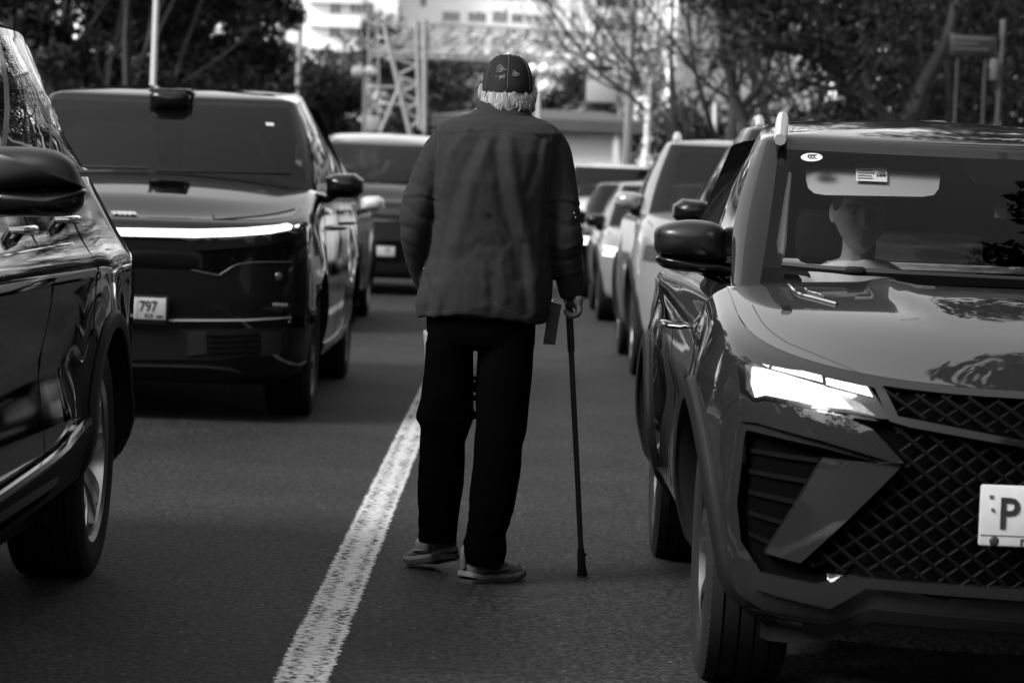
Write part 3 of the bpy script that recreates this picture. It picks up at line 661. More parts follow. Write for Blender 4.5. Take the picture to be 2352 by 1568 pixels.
    B = dict(wf=cowlx, yf=cowl, cf=cowlc, w=basew, pl=pil[0], we=basew-baset, yr=L-baserear, wr=cowlx+.02, rc=.05, sb=.015)
    Q = dict(wf=headx, yf=head, cf=headc, w=roofw, pl=pil[1], we=roofw-rooft, yr=roofrear, wr=headx, rc=.06, sb=.03)
    sides = sides or [('b', 0, .0, .0, .0, 1), ('g', .0, .40, .0, .33, 8), ('k', .40, .435, .33, .37, 1), ('g', .435, .74, .37, .70, 7), ('k', .74, .76, .70, .72, 1), ('g', .76, .93, .72, .93, 5), ('b', .93, 1, .93, 1, 2)]
    def half(p, base):
        o = []
        for i in range(13): a = i/12; o.append((p['wf']*a, p['yf']+p['cf']*a*a, 'w', 0))
        x0, y0 = p['wf'], p['yf']+p['cf']; x1, y1 = p['w'], y0+p['pl']
        for i in range(1, 5): a = i/4*math.pi/2; o.append((lerp(x0, x1, math.sin(a)), lerp(y0, y1, 1-math.cos(a)), 'f' if i <= 2 else 'p', i/4))
        yr, wr = p['yr']-.14, p['we']; cols = []
        for (k, b0, b1, r0, r1, m) in sides:
            f0, f1 = (b0, b1) if base else (r0, r1)
            for i in range(1, m+1):
                f = lerp(f0, f1, i/m); o.append((lerp(x1, wr, f)+p['sb']*4*f*(1-f), lerp(y1, yr, f), k, 1))
        for i in range(1, 5): a = i/4*math.pi/2; o.append((lerp(wr, p['wr'], 1-math.cos(a)), lerp(yr, p['yr'], math.sin(a)), 'q', 1-i/4))
        for i in range(1, 9): a = 1-i/8; o.append((p['wr']*a, p['yr']+p['rc']*(1-a*a), 'r', 0))
        return o
    hb, hr = half(B, True), half(Q, False)
    vs = [0, vv[0], .25, .42, .6, .78, vv[1], 1]
    parts = {'frame': MB(), 'k': MB(), 'w': MB(), 'r': MB()}; wins = {}
    for sx in (1, -1):
        rows = []
        for v in vs:
            row = []
            for (xb, yb, kb, sb_), (xr, yr_, kr, sr) in zip(hb, hr):
                p = Vector((xb, yb, zbelt(yb))).lerp(Vector((xr, yr_, zroof(yr_))), v)
                bl = math.sin(math.pi*v)*bulge
                fr = {'w': (0, -1), 'p': (sb_, sb_-1), 'f': (sb_, sb_-1), 'q': (sb_, 1-sb_), 'r': (0, 1)}.get(kb, (1, 0)); p.x += fr[0]*bl; p.y += fr[1]*bl
                p.x *= sx; row.append(p)
            rows.append(row)
        nseg = len(rows[0])-1; j = 0
        while j < nseg:
            k = hb[j+1][2]; j2 = j
            while j2 < nseg and hb[j2+1][2] == k: j2 += 1
            lo, hi = 1, len(vs)-2
            sub = [r[j:j2+1] for r in rows]
            if k in ('w', 'r'):
                parts[k].grid(sub[lo:hi+1], flip=sx < 0); parts['frame'].grid(sub[:lo+1], mi=1); parts['frame'].grid(sub[hi:], mi=1)
            elif k == 'g':
                m = MB(); m.grid(sub[lo:hi+1], flip=sx < 0); wins.setdefault(sx, []).append(m); parts['frame'].grid(sub[:lo+1], mi=2 if near else 1); parts['frame'].grid(sub[hi:])
            elif k == 'k': km = MB(); km.grid(sub[lo:hi+1]); km.build('pillar_trim', BLKG, c.root); parts['frame'].grid(sub[:lo+1]); parts['frame'].grid(sub[hi:])
            else: parts['frame'].grid(sub, mi=1 if k == 'f' else 0)
            j = j2
    gw = wtint or glass('windshield_glass', .8, .6)
    gs = glass('side_glass', .5)
    c.wind = parts['w'].build('windshield', gw, c.root, 60); parts['r'].build('rear_window', glass('privacy_glass', .15), c.root, 60)
    for sx in wins:
        for m in wins[sx]: m.build('side_window', gs if min(p[1] for p in m.v) < head+.4 else glass('privacy_glass', .15), c.root, 60)
    c.frame = parts['frame'].build('window_frame', [col, BLKG, CHR], c.root, 40)
    # roof: rings shrink towards a centre spine
    rf = MB(); rows = []
    top_r = [Vector((x, y, zroof(y))) for (x, y, k, s) in hr]; full = top_r + [Vector((-p.x, p.y, p.z)) for p in top_r[::-1][1:-1]]
    for i in range(9):
        f = math.cos(i/8*math.pi/2); row = []
        for p in full:
            yc = min(max(p.y, head+.45), roofrear-.4); q = Vector((p.x*f, lerp(yc, p.y, f), 0)); g = 1-f*f
            q.z = lerp(zroof(yc), p.z, f)+roofarc*g**.8 + (.012 if i > 0 else 0)*min(1, i/2)
            row.append(q)
        rows.append(row)
    rf.grid(rows, closed=True); c.roof = rf.build('roof', col, c.root, 50)
    if rail:
        for sx in (1, -1):
            m = MB(); pts = []; x = roofw+railx
            for i in range(15):
                f = i/14; y = lerp(head+rail0, roofrear-.1, f); h = railh*min(1, math.sin(f*math.pi)*4)
                pts.append((sx*(x-(rooft*.8)*f), y, zroof(y)+.012+h))
            m.tube(pts, railr, 8, flat=1.0); m.build('roof_rail', SATIN, c.root)
    # underside, arches, cabin tub
    m = MB()
    prof = lambda y: (w-.13)*min(1, max(.05, (1-(1-min(1, max(0, y/ D)))**n)**(1/n)))
    for sx in (1, -1):
        for wy in wheels:
            rws = []
            for i in range(25):
                a = math.pi*(-.12+1.24*i/24); cy, cz = wy+arch*math.cos(a), Rw+arch*math.sin(a); cz = max(cz, .1)
                tl = (cz-.2)/.36
                xs = None
                l = lev(max(0, min(len(lv)-1.001, _tz(lev, lv, yz, cy, cz)))); xs = (l[2] if cy > D+l[3] else l[2]*min(1, (1-(1-(max(0, cy-l[3])/D))**n)**(1/n)))+side_add(cy, cz)
                rws.append([Vector((sx*(xs-.001), cy, cz)), Vector((sx*(xs-.03), wy+(arch-.012)*math.cos(a), Rw+(arch-.012)*math.sin(a))), Vector((sx*(w-.36), wy+(arch-.01)*math.cos(a), Rw+(arch-.01)*math.sin(a)))])
            m.grid(rws, mi=0)
            if clad:
                r2 = []
                for i in range(33):
                    a = math.pi*(-.13+1.26*i/32); row = []
                    for q, (dr, ox) in enumerate(((0, -.03), (0, .010), (.012, .016), (clad-.01, .014), (clad, .004), (clad, -.01))):
                        rr_ = arch+dr; cy, cz = wy+rr_*math.cos(a), max(Rw+rr_*math.sin(a), .21)
                        l = lev(_tz(lev, lv, yz, cy, cz)); xs = (l[2] if cy > D+l[3] else l[2]*min(1, (1-(1-(max(0, cy-l[3])/D))**n)**(1/n)))+side_add(cy, cz)
                        row.append(Vector((sx*(xs+ox), cy, cz)))
                    r2.append(row)
                cm = MB(); cm.grid(r2); cm.build('arch_trim', BLK, c.root)
    m.box((0, L/2, .3), (2*(w-.36), L-.5, .16), mi=0); m.box((0, L/2, .24), (2*(w-.14), (wheels[1]-wheels[0])-2*arch-.05, .05)); 
    m.box((0, cowl-.05, .55), (2*(w-.40), .05, .6))
    m.box((0, L-.25, .5), (2*(w-.36), .08, .5))
    m.build('underbody', DARK, c.root)
    m = MB(); m.box((0, (cowl+L)/2+.1, .50), (2*(w-.14), L-cowl-.5, .06)); 
    for sx in (1, -1): m.box((sx*(w-.16), (cowl+L)/2+.15, .72), (.04, L-cowl-.6, .5))
    m.box((0, cowl+.42, zb-.15), (2*(w-.18), .5, .16), bev=.05)
    m.build('dashboard', DARK, c.root)
    if seats:
        for sx in (1, -1):
            for yy_ in (head+.42, head+1.25):
                m = MB(); m.box((sx*.36, yy_, zb-.28), (.46, .14, .62), rot=Matrix.Rotation(.25, 3, 'X'), bev=.06, seg=3)
                m.box((sx*.36, yy_+.10, zb+.13), (.25, .09, .17), bev=.04, seg=3); m.box((sx*.36, yy_-.25, zb-.52), (.48, .5, .14), bev=.05)
                m.build('seat', SEAT, c.root)
    # steering wheel on the side of the driver (image right)
    m = MB(); pts = [Vector((.36+.18*math.cos(a), cowl+.62+.06*math.sin(a), zb-.10+.17*math.sin(a))) for a in [2*math.pi*k/24 for k in range(25)]]
    m.tube(pts, .014, 8, cap=False); m.box((.36, cowl+.62, zb-.1), (.1, .05, .1), bev=.02); m.tube([(.19, cowl+.62, zb-.1), (.53, cowl+.62, zb-.1)], .016, 6); m.build('steering_wheel', BLK, c.root)
    # wheels
    for wy in wheels:
        for sx in (1, -1):
            add_wheel(c, sx*(w-.015-ww/2), wy, Rw, ww, style, rimm, near, sx, steer if wy == wheels[0] else 0)
    mz = mirz or zb+.06
    if mirror:
        for sx in (1, -1):
            y0 = cowl+.42; e = MB(); x0 = sx*(w+mirx-.06)
            poly = [(0, -.055), (.05, -.075), (.17, -.07), (.215, -.03), (.21, .03), (.16, .065), (.05, .06), (.0, .04)]
            poly = [(a*mirs, b*mirs) for a, b in poly]
            dome(e, poly, (.11*mirs, 0), lambda x, z, h: (x0+sx*(.06+x), y0+.07-h*.13, mz+z)); 
            rr_ = [Vector((x0+sx*(.06+a), y0+.07, mz+b)) for a, b in poly]
            o = len(e.v); e.v += [tuple(q) for q in rr_]; e.f.append(tuple(range(o, o+len(rr_)))); e.m.append(0)
            mo = e.build('mirror', [col if mirror == 'body' else BLKG], c.root)
            a = MB(); a.tube([(sx*(basew-.02), y0+.04, mz-.10), (sx*(basew+.05), y0+.03, mz-.085), (x0+sx*.14, y0+.03, mz-.05)], [.03, .022, .022], 8); a.build('mirror_arm', BLK, mo).matrix_parent_inverse = Matrix.Identity(4)
    if wipers:
        m = MB()
        for (xa, xb) in ((-.58*cowlx/.62, -.02), (.02, .55*cowlx/.62)):
            m.tube([(lerp(xa, xb, q/6), cowl-.02+cowlc*(lerp(xa, xb, q/6)/cowlx)**2+.01, Hz(0, cowl)+.012+.012*q/6) for q in range(7)], .009, 6)
        m.build('wiper', BLK, c.root)
    c.zroof, c.zbelt, c.side_add, c.Q, c.B, c.head, c.cowl, c.lev, c.yz, c.H = zroof, zbelt, side_add, Q, B, head, cowl, lev, yz, H
    c.basew, c.zb, c.colm, c.D, c.n, c.wheels, c.Rw, c.arch, c.roofw, c.roofrear = basew, zb, col, D, n, wheels, Rw, arch, roofw, roofrear
    def side_x(y, z):
        l = lev(_tz(lev, lv, yz, y, z)); return (l[2] if y > D+l[3] else l[2]*(1-(1-max(0, y-l[3])/D)**n)**(1/n))+side_add(y, z)
    c.side_x = side_x
    return c
def _tz(lev, lv, yz, y, z):
    lo, hi = 0, len(lv)-1.001
    for _ in range(20):
        m = (lo+hi)/2
        if yz(lev(m), y) < z: lo = m
        else: hi = m
    return lo
def patch_px(c, name, poly, out, thick, m, step=.03, mirror=True, parent=None, ang=38, clampx=None):
    """a solid sheet on the car's front surface whose outline is given as viewing directions; the mirrored half is added"""
    loc = [c.trace(*p) for p in poly]; return patch_xz(c, name, [(p.x, p.z) for p in loc], out, thick, m, step, mirror, parent, ang, clampx)
def patch_xz(c, name, pts, out, thick, m, step=.03, mirror=True, parent=None, ang=38, clampx=None):
    if clampx is not None: pts = [(min(x, clampx), z) for x, z in pts]
    res = []
    for s in ((1, -1) if mirror else (1,)):
        mb = MB(); o_ = out if callable(out) else (lambda x, z: out)
        plate(mb, pts, lambda x, z, h: (s*x, c.F(max(-c.w*.995, min(c.w*.995, x)), z)-o_(x, z)+(1-h)*thick, z), thick, step)
        ob = mb.build(name, m, c.root, ang)
        if parent: ob.parent = parent
        res.append(ob)
    return res
def side_strip(c, name, pts, wd, out, m, sx=(1, -1), th=.012):
    """moulding that runs along the flank: pts = (y, z) polyline"""
    for s in sx:
        mb = MB(); rows = []; pp = spline([(a, b, 0) for a, b in pts], 8)
        for p in pp:
            y, z = p.x, p.y; rows.append([Vector((s*(c.side_x(y, z-wd/2)+out-th), y, z-wd/2)), Vector((s*(c.side_x(y, z-wd/2)+out), y, z-wd/2+.002)), Vector((s*(c.side_x(y, z+wd/2)+out), y, z+wd/2-.002)), Vector((s*(c.side_x(y, z+wd/2)+out-th), y, z+wd/2))])
        mb.grid(rows); mb.build(name, m, c.root, 30)
def door_gaps(c, lines, sx=(1, -1)):
    for s in sx:
        for pts in lines:
            mb = MB(); pp = spline([(a, b, 0) for a, b in pts], 6); mb.tube([(s*(c.side_x(p.x, p.y)-.0012), p.x, p.y) for p in pp], .003, 5); mb.build('door_gap', BLK, c.root)
def handle(c, y, z, sx, m=CHR):
    mb = MB(); x = c.side_x(y, z); pts = [(s_ * 1.0) for s_ in ()]
    mb.tube([(sx*(x-.01), y-.10, z), (sx*(x+.025), y-.085, z+.002), (sx*(x+.045), y, z+.004), (sx*(x+.035), y+.07, z), (sx*(x-.01), y+.10, z-.002)], [.012, .013, .015, .014, .012], 10, flat=.8)
    return mb.build('door_handle', m, c.root)

def bvh_of(c, objs):
    vs = []; fs = []
    for o in objs:
        b = len(vs); vs += [v.co.copy() for v in o.data.vertices]; fs += [[i+b for i in p.vertices] for p in o.data.polygons]
    return BVHTree.FromPolygons(vs, fs)
def cast(c, bv, px, py):
    o = c.Mi @ Vector((0, 0, HC)); d = (c.Mi.to_3x3() @ ray(px, py)).normalized(); r = bv.ray_cast(o, d)
    if r[0] is None:
        p = o+d*((2.0-o.y)/d.y); r = bv.find_nearest(p)
    n = r[1]; n = -n if n.dot(d) > 0 else n
    return r[0], n
def patch_cast(c, bv, name, poly, out, thick, m, step=12, mirror=False, parent=None, only_mirror=False):
    res = []
    for s in ((1, -1) if mirror else ((-1,) if only_mirror else (1,))):
        def mp(x, z, h):
            p, n = cast(c, bv, x, z); q = p+n*(out-(1-h)*thick); return (q.x*s, q.y, q.z)
        mb = MB(); plate(mb, poly, mp, thick, step); ob = mb.build(name, m, parent or c.root, 38)
        res.append(ob)
    return res
def line_cast(c, bv, name, pts, r, m, out=0, mirror=False, parent=None, sub=4):
    pp = spline([(a, b, 0) for a, b in pts], sub)
    for s in ((1, -1) if mirror else (1,)):
        mb = MB(); q = []
        for p in pp:
            l, n = cast(c, bv, p.x, p.y); l = l+n*out; q.append((l.x*s, l.y, l.z))
        mb.tube(q, r, 6); mb.build(name, m, parent or c.root)
def license_plate(c, texts, x=0, z=.5, y=None, frame=True, tilt=0, lab=None):
    y = c.F(0, z)-.02 if y is None else y
    m = MB(); m.box((x, y, z), (.52, .012, .112), bev=.012, mi=0)
    pl_ = m.build('license_plate', WHT, c.root)
    m = MB(); m.box((x, y+.008, z-.006), (.545, .014, .15), bev=.01); m.build('plate_frame', BLK, pl_)
    Rm = Matrix.Rotation(math.pi/2, 4, 'X')
    for (s, dx, dz, size, sx, bold) in texts:
        text_mesh('lettering', s, size, LET, pl_, Matrix.Translation((x+dx, y-.0075, z+dz)) @ Rm, .0006, bold, sx)
    return pl_
# ---------------------------------------------------------------- the cars
P_BLACK = paint('paint_black', .0012, 0, .75, spec=0); P_GREY = paint('paint_grey', .011, .0, .95, rough=.4, spec=.0); P_DARK = paint('paint_dark_grey', .0015, .0, .85, spec=0)
P_SILVER = paint('paint_silver', .16, .5); P_WHITE = paint('paint_white', .35, 0, rough=.4); P_MID = paint('paint_mid', .02, .4); P_PALE = paint('paint_pale', .17, .3)
QUEUE_R = 'cars queuing in the lane to the right of the man'; QUEUE_L = 'cars queuing in the lanes to the left of the man'
def rot_box(a, ax): return Matrix.Rotation(a, 3, ax)
# ======== nearest car on the right
R1_IN = [(1716, 985), (1692, 1150), (1702, 1245), (1745, 1310), (1880, 1342), (1955, 1325), (2300, 1352), (2560, 1366), (2560, 925), (2352, 919), (2010, 894), (2040, 960), (1990, 985), (1880, 1000)]
def r1_inset(c):
    pts = [c.trace(*p) for p in R1_IN]; pts = [(min(p.x, .02), p.z) for p in pts]
    return lambda x, z: inside(pts, -abs(x), z)
w_ = .865
R1 = make_car('car', 'dark grey crossover with one headlight blazing and a young passenger behind its windshield', QUEUE_R, 1.36, 6.57, 0,
    L=4.25, w=w_, H=1.55, zb=1.02, cowl=1.0, head=1.80, cowlx=.69, headx=.59, cowlc=.20, headc=.07, roofw=.64, basew=.76, near=True, cell=.022, wheels=(.83, 3.33),
    Rw=.34, ww=.22, col=P_GREY, headz=1.425, D=.72, n=3.0, pil=(.09, .06), rooft=.23, baset=.09, zramp=.6, vv=(.012, .95), wipers=False, wtint=glass('windshield_clear', .92, .22), rail0=.0, railx=-.045, railr=.018, railh=.026, mirror=False, roofarc=.03, rimm=RIMD,
    lv=[(.20, .22, w_-.14, .10, 4.1), (.26, .28, w_-.05, .05, 4.2), (.34, .36, w_-.02, .02, 4.24), (.52, .56, w_, 0, 4.25), (.66, .80, w_-.003, .0, 4.25), (.705, .93, w_-.018, .015, 4.22), (.735, .99, w_-.035, .03, 4.19), (.752, 1.02, w_-.08, .065, 4.11)],
    crown=.036, noseblend=.55, inset=r1_inset, clad=.06,
    hoodf=lambda x, y: .014*(1-ss(.34+.2*(y-.75)-.035, .34+.2*(y-.75)+.02, abs(x)))*ss(.45, .85, y),
    bumps=lambda y, z: -.028*math.exp(-((z-.62)/.10)**2)*ss(1.25, 1.7, y)*(1-ss(2.6, 3.0, y))+.012*math.exp(-((z-.86-.03*y)/.035)**2)*ss(1.0, 1.3, y))
c = R1
bvw = bvh_of(c, [c.wind, c.frame]); bvh_ = bvh_of(c, [c.hood]); bvb = bvh_of(c, [c.body, c.hood])
# lamps
HL = [(1692, 770), (1713, 800), (1768, 826), (1887, 862), (1992, 884), (2046, 962), (2019, 960), (1964, 950), (1855, 936), (1759, 916), (1729, 922), (1701, 899), (1690, 822)]
for s, hb in zip((1, -1), patch_px(c, 'headlight', HL, .006, .03, BLKG, .02)):
    pass
hl = [o for o in c.root.children if o.name.startswith('headlight')]
def lamp_bits(name, poly, out, m, th=.004, st=.02):
    pts = [c.trace(*p) for p in poly]; pts = [(p.x, p.z) for p in pts]
    for k, s in enumerate((1, -1)):
        mb = MB(); plate(mb, pts, lambda x, z, h: (s*x, c.F(x, z)-out+(1-h)*th, z), th, st); o = mb.build(name, m, hl[k])
lamp_bits('beam_reflector', [(1706, 812), (1735, 836), (1768, 852), (1887, 884), (1975, 925), (2012, 955), (1964, 944), (1855, 928), (1759, 909), (1731, 913), (1713, 893)], .008, LENS)
lamp_bits('main_beam', [(1727, 842), (1752, 845), (1800, 858), (1885, 884), (1925, 906), (1957, 938), (1910, 934), (1855, 924), (1757, 905), (1734, 911), (1724, 880)], .012, LAMP)
for q in ([(1707, 803), (1716, 800), (1767, 832), (1764, 842), (1711, 813)], [(1775, 834), (1885, 862), (1888, 876), (1772, 845)], [(1896, 867), (1990, 888), (2003, 910), (1898, 882)]): lamp_bits('daylight_strip', q, .013, DRL)
# painted fascia pieces
patch_px(c, 'bumper_blade', [(1698, 905), (1729, 930), (1763, 920), (1855, 941), (1928, 952), (2001, 984), (2070, 1059), (2066, 1072), (1836, 1291), (1757, 1268), (1890, 1050), (2020, 1062), (1887, 1026), (1734, 990), (1706, 985), (1690, 960)], lambda x, z: .016, .05, P_GREY, .022)
patch_px(c, 'bumper_bar', [(1694, 904), (1729, 929), (1763, 919), (1855, 940), (1928, 951), (2001, 983), (2072, 1060), (2040, 1056), (1887, 1010), (1734, 968), (1700, 965)], lambda x, z: .034, .02, P_GREY, .022)
patch_px(c, 'bumper_lip', [(1712, 985), (1707, 1010), (1691, 1151), (1700, 1240), (1746, 1311), (1878, 1340), (1951, 1321), (2293, 1350), (2560, 1362), (2560, 1388), (2307, 1374), (1987, 1347), (1905, 1395), (1734, 1350), (1690, 1300), (1675, 1240), (1666, 1150), (1690, 985)], .022, .05, P_GREY, .022, clampx=-.001)
patch_px(c, 'valance', [(1700, 1385), (1900, 1430), (2000, 1395), (2560, 1440), (2560, 1462), (2000, 1425), (1900, 1470), (1705, 1440)], .012, .03, BLK, .04, clampx=-.001)
# grille surround and lattice
patch_px(c, 'grille_surround', [(2008, 890), (2030, 890), (2062, 955), (2100, 962), (2352, 1012), (2560, 1040), (2560, 1056), (2352, 1027), (2090, 980), (2042, 966)], .010, .04, BLKG, .02, clampx=-.001)
def lattice(name, poly, px_, pz_, out, rad, mtl):
    pts = [c.trace(*p) for p in poly]; pts = [(min(p.x, 0), p.z) for p in pts]; mb = MB()
    x0 = min(p[0] for p in pts); z0 = min(p[1] for p in pts); z1 = max(p[1] for p in pts)
    for s in (1, -1):
        for fam in (1, -1):
            k = -40
            while k < 40:
                run = []; zz = z0
                while zz <= z1:
                    x = x0+k*px_+fam*(zz-z0)*px_/pz_
                    if x <= .01 and inside(pts, x, zz): run.append(Vector((s*x, c.F(x, zz)-out+.004*fam, zz)))
                    else:
                        if len(run) > 1: mb.tube(run, rad, 4, flat=1.8)
                        run = []
                    zz += .006
                if len(run) > 1: mb.tube(run, rad, 4, flat=1.8)
                k += 1
    return mb.build(name, mtl, c.root, 20)
GRL = mat('grille_plastic', .003, .6, spec=.03)
lattice('grille', [(2075, 1070), (2068, 1080), (1840, 1295), (1950, 1322), (2293, 1352), (2560, 1366), (2560, 1056), (2352, 1030), (2090, 985), (2045, 975), (2075, 1055)], .060, .048, -.012, .0024, GRL)
lattice('upper_grille', [(2025, 895), (2062, 952), (2352, 1008), (2560, 1035), (2560, 930), (2352, 922)], .060, .040, -.014, .0024, GRL)
for k in range(5):
    y_ = 1030+k*48; patch_px(c, 'vent_slat', [(1722, y_), (1722, y_+10), (1880-k*27, y_+34), (1884-k*27, y_+24)], -.022, .012, GRL, .03)
# number plate with dealer frame
pz = c.trace(2340, 1170); yF = c.F(0, pz.z)-.035
m = MB(); m.box((0, yF+.004, pz.z-.012), (.53, .012, .142), bev=.008); pl1 = m.build('license_plate', WHT, c.root)
RX = Matrix.Rotation(math.pi/2, 4, 'X')
for (s, dx, dz, size, sx) in (('P', -.223, -.040, .102, .95), ('797', .145, .000, .07, .9), ('RUS', .165, -.04, .03, .9), ('\u041F\u0420', -.170, -.078, .019, 1.3)):
    text_mesh('lettering', s, size, LET, pl1, Matrix.Translation((dx, yF-.0035, pz.z+dz)) @ RX, .0008, .0016 if size > .05 else .0006, sx)
m = MB(); m.lathe([(.0001, -.002), (.0115, -.002), (.0115, .002)], c=(-.225, yF-.002, pz.z-.071), n=20, axis='X')
m = MB(); m.box((-.240, yF-.003, pz.z+.034), (.010, .002, .002)); m.box((-.240, yF-.003, pz.z+.029), (.010, .002, .002)); m.box((0, yF-.0025, pz.z-.0575), (.525, .0015, .0015)); m.sph((-.236, yF-.003, pz.z+.002), .004, 10, 6); m.sph((-.229, yF-.001, pz.z-.071), (.0125, .003, .0125), 16, 8); m.build('plate_marks', LET, pl1)
# windshield frit, wiper, stickers
FR = mat('ceramic_frit', .003, .3, coat=.3, spec=.1)
patch_cast(c, bvw, 'windshield_frit', [(1793, 338), (1748, 612), (2600, 676), (2600, 650), (1802, 607), (1787, 584), (1783, 554), (1815, 371), (1823, 358), (1841, 352), (2184, 355), (2207, 363), (2225, 399), (2241, 417), (2259, 421), (2600, 436), (2600, 356)], -.001, .003, FR, 14, parent=c.wind)
patch_cast(c, bvw, 'windshield_frit', [(1793, 338), (1748, 612), (1797, 604), (1783, 554), (1815, 371), (1823, 358), (1850, 341)], -.001, .003, FR, 14, only_mirror=True, parent=c.wind)
ell = [(1864.5+25*math.cos(a), 362.5+9.5*math.sin(a)) for a in [2*math.pi*k/20 for k in range(20)]]
st = patch_cast(c, bvw, 'round_sticker', ell, .002, .001, mat('sticker_white', .34, .5), 8)[0]
for k in range(3):
    cx_ = 1858+k*6.5; line_cast(c, bvw, 'sticker_mark', [(cx_+5, 358), (cx_, 359), (cx_-2, 363), (cx_+4, 367)], .0019, LET, .0035, parent=st)
m = MB(); q = [cast(c, bvw, a, b)[0]+Vector((0, -.02, .012)) for a, b in ((1795, 618), (1880, 626), (1960, 633), (2100, 640), (2352, 652))]
m.tube(q, [.008, .010, .013, .010, .009], 6); m.box(q[2]+Vector((0, -.01, .004)), (.05, .03, .02), bev=.006); m.build('wiper_blade', BLK, c.root)
# cowl panel
m = MB(); m.grid([[Vector((x, c.cowl-.07+.20*(x/.69)**2, c.Hz(x, c.cowl-.07)+.006)), Vector((x, c.cowl+.03+.20*(x/.69)**2, c.Hz(x, c.cowl)+.014))] for x in [-.72+1.44*i/30 for i in range(31)]]); m.build('cowl_panel', VOID, c.root)
# bonnet badge vent and shut lines
line_cast(c, bvh_, 'fender_badge', [(1812, 655), (1835, 676), (1870, 686), (1922, 700)], .0045, CHR, .003, mirror=True)
line_cast(c, bvh_, 'fender_badge', [(1850, 664), (1862, 672), (1880, 676), (1895, 684)], .003, CHR, .002, mirror=True)
line_cast(c, bvb, 'hood_gap', [(1728, 700), (1755, 745), (1800, 782), (1870, 812), (1990, 862)], .0018, BLK, -.001, mirror=True)
# mirrors: cap, lower bar, arm
def big_mirror(c, capD, lowD, armD, Y, cm, sxs=(1, -1)):
    o = Vector((0, 0, HC))
    def loc(px, py, y): return c.Mi @ P(px, py, Y+y)
    for s in (1, -1):
        def fl(p): return (p.x*s, p.y, p.z)
        mb = MB(); cx_ = sum(p[0] for p in capD)/len(capD); cy_ = sum(p[1] for p in capD)/len(capD)
        sp = [(p.x, p.y) for p in spline([(a, b, 0) for a, b in capD], 5, True)]
        def dm(mb, sp, cc, dep, back=.07):
            rows = []
            for (t, h) in [(1.0, -back), (1.02, -.02), (1, 0), (.97, .25), (.9, .5), (.78, .72), (.6, .88), (.35, .97), (.12, 1), (.001, 1)]:
                rows.append([Vector(fl(loc(cc[0]+(x-cc[0])*t, cc[1]+(z-cc[1])*t, -dep*h if h > 0 else -h))) for x, z in sp])
            mb.grid(rows, closed=True)
        dm(mb, sp, (cx_, cy_), .09); mo = mb.build('mirror', cm, c.root, 60)
        mb = MB(); sp2 = [(p.x, p.y) for p in spline([(a, b, 0) for a, b in lowD], 5, True)]
        dm(mb, sp2, (sum(p[0] for p in lowD)/len(lowD), sum(p[1] for p in lowD)/len(lowD)), .075); mb.build('mirror_base', BLKG, mo, 60)
        mb = MB(); sp3 = [(p.x, p.y) for p in spline([(a, b, 0) for a, b in armD], 3, True)]
        dm(mb, sp3, (sum(p[0] for p in armD)/len(armD), sum(p[1] for p in armD)/len(armD)), .02, .05); mb.build('mirror_arm', BLK, mo, 60)
big_mirror(c, [(1504, 545), (1512, 522), (1545, 510), (1590, 505), (1640, 512), (1662, 530), (1666, 570), (1662, 604), (1600, 602), (1516, 585)],
    [(1512, 588), (1600, 600), (1662, 606), (1690, 610), (1685, 632), (1640, 632), (1560, 622), (1520, 612)], [(1650, 606), (1715, 610), (1716, 634), (1660, 634)], 8.62, mat('mirror_cap_black', .005, .4, spec=.3, coat=.15, coat_r=.2))
# doors
for sx in (1, -1):
    handle(c, 2.05, .87, sx, P_GREY)
door_gaps(c, [[(1.28, .40), (1.24, .6), (1.20, .8), (1.16, .98)], [(2.25, .36), (2.27, .6), (2.30, .98)]])
side_strip(c, 'sill_trim', [(1.25, .30), (1.9, .30), (2.85, .30)], .12, .012, BLK)
# cabin: visor with label, pale pillar lining, hanging tag
def slab_px(name, poly, Y, th, m, parent, tilt=0, step=14):
    mb = MB(); sp = poly; plate(mb, sp, lambda x, z, h: tuple(c.Mi @ P(x, z, Y+(1-h)*th+tilt*(z-400))), th, step); return mb.build(name, m, parent, 40)
vis = slab_px('sun_visor', [(1851, 372), (1851, 412), (1856, 432), (1870, 444), (1895, 448), (2120, 452), (2145, 448), (2156, 434), (2160, 400), (2160, 372), (2000, 368)], 8.40, .02, mat('visor_fabric', .26, .8), c.root, -.0022)
lb = slab_px('visor_label', [(1966, 377), (2037, 380), (2038, 418), (1966, 415)], 8.375, .002, mat('label_paper', .6, .6), vis, -.0022)
for k in range(5): slab_px('label_print', [(1969, 383+6*k), (2002+3*(k % 3), 384.5+6*k), (2002+3*(k % 3), 386+6*k), (1969, 384.5+6*k)], 8.368, .001, mat('print_grey', .12, .6), lb, -.0022)
m = MB(); m.tube([c.Mi @ P(2024+9*math.cos(a), 403+8*math.sin(a), 8.362) for a in [2*math.pi*k/16 for k in range(17)]], .0022, 5); m.tube([c.Mi @ P(2024+4*math.cos(a), 403+4*math.sin(a), 8.362) for a in [2*math.pi*k/10 for k in range(11)]], .002, 5); m.tube([c.Mi @ P(a, b, 8.362) for a, b in ((2012, 388), (2020, 391), (2030, 389), (2034, 393))], .002, 5); m.build('label_print', LET, lb)
m = MB(); m.tube([c.Mi @ P(a, b, Y) for a, b, Y in ((1790, 590, 8.0), (1788, 560, 8.05), (1798, 480, 8.2), (1812, 400, 8.38))], [.014, .022, .016, .008], 8); m.build('pillar_lining', mat('lining_pale', .8, .8), c.root)
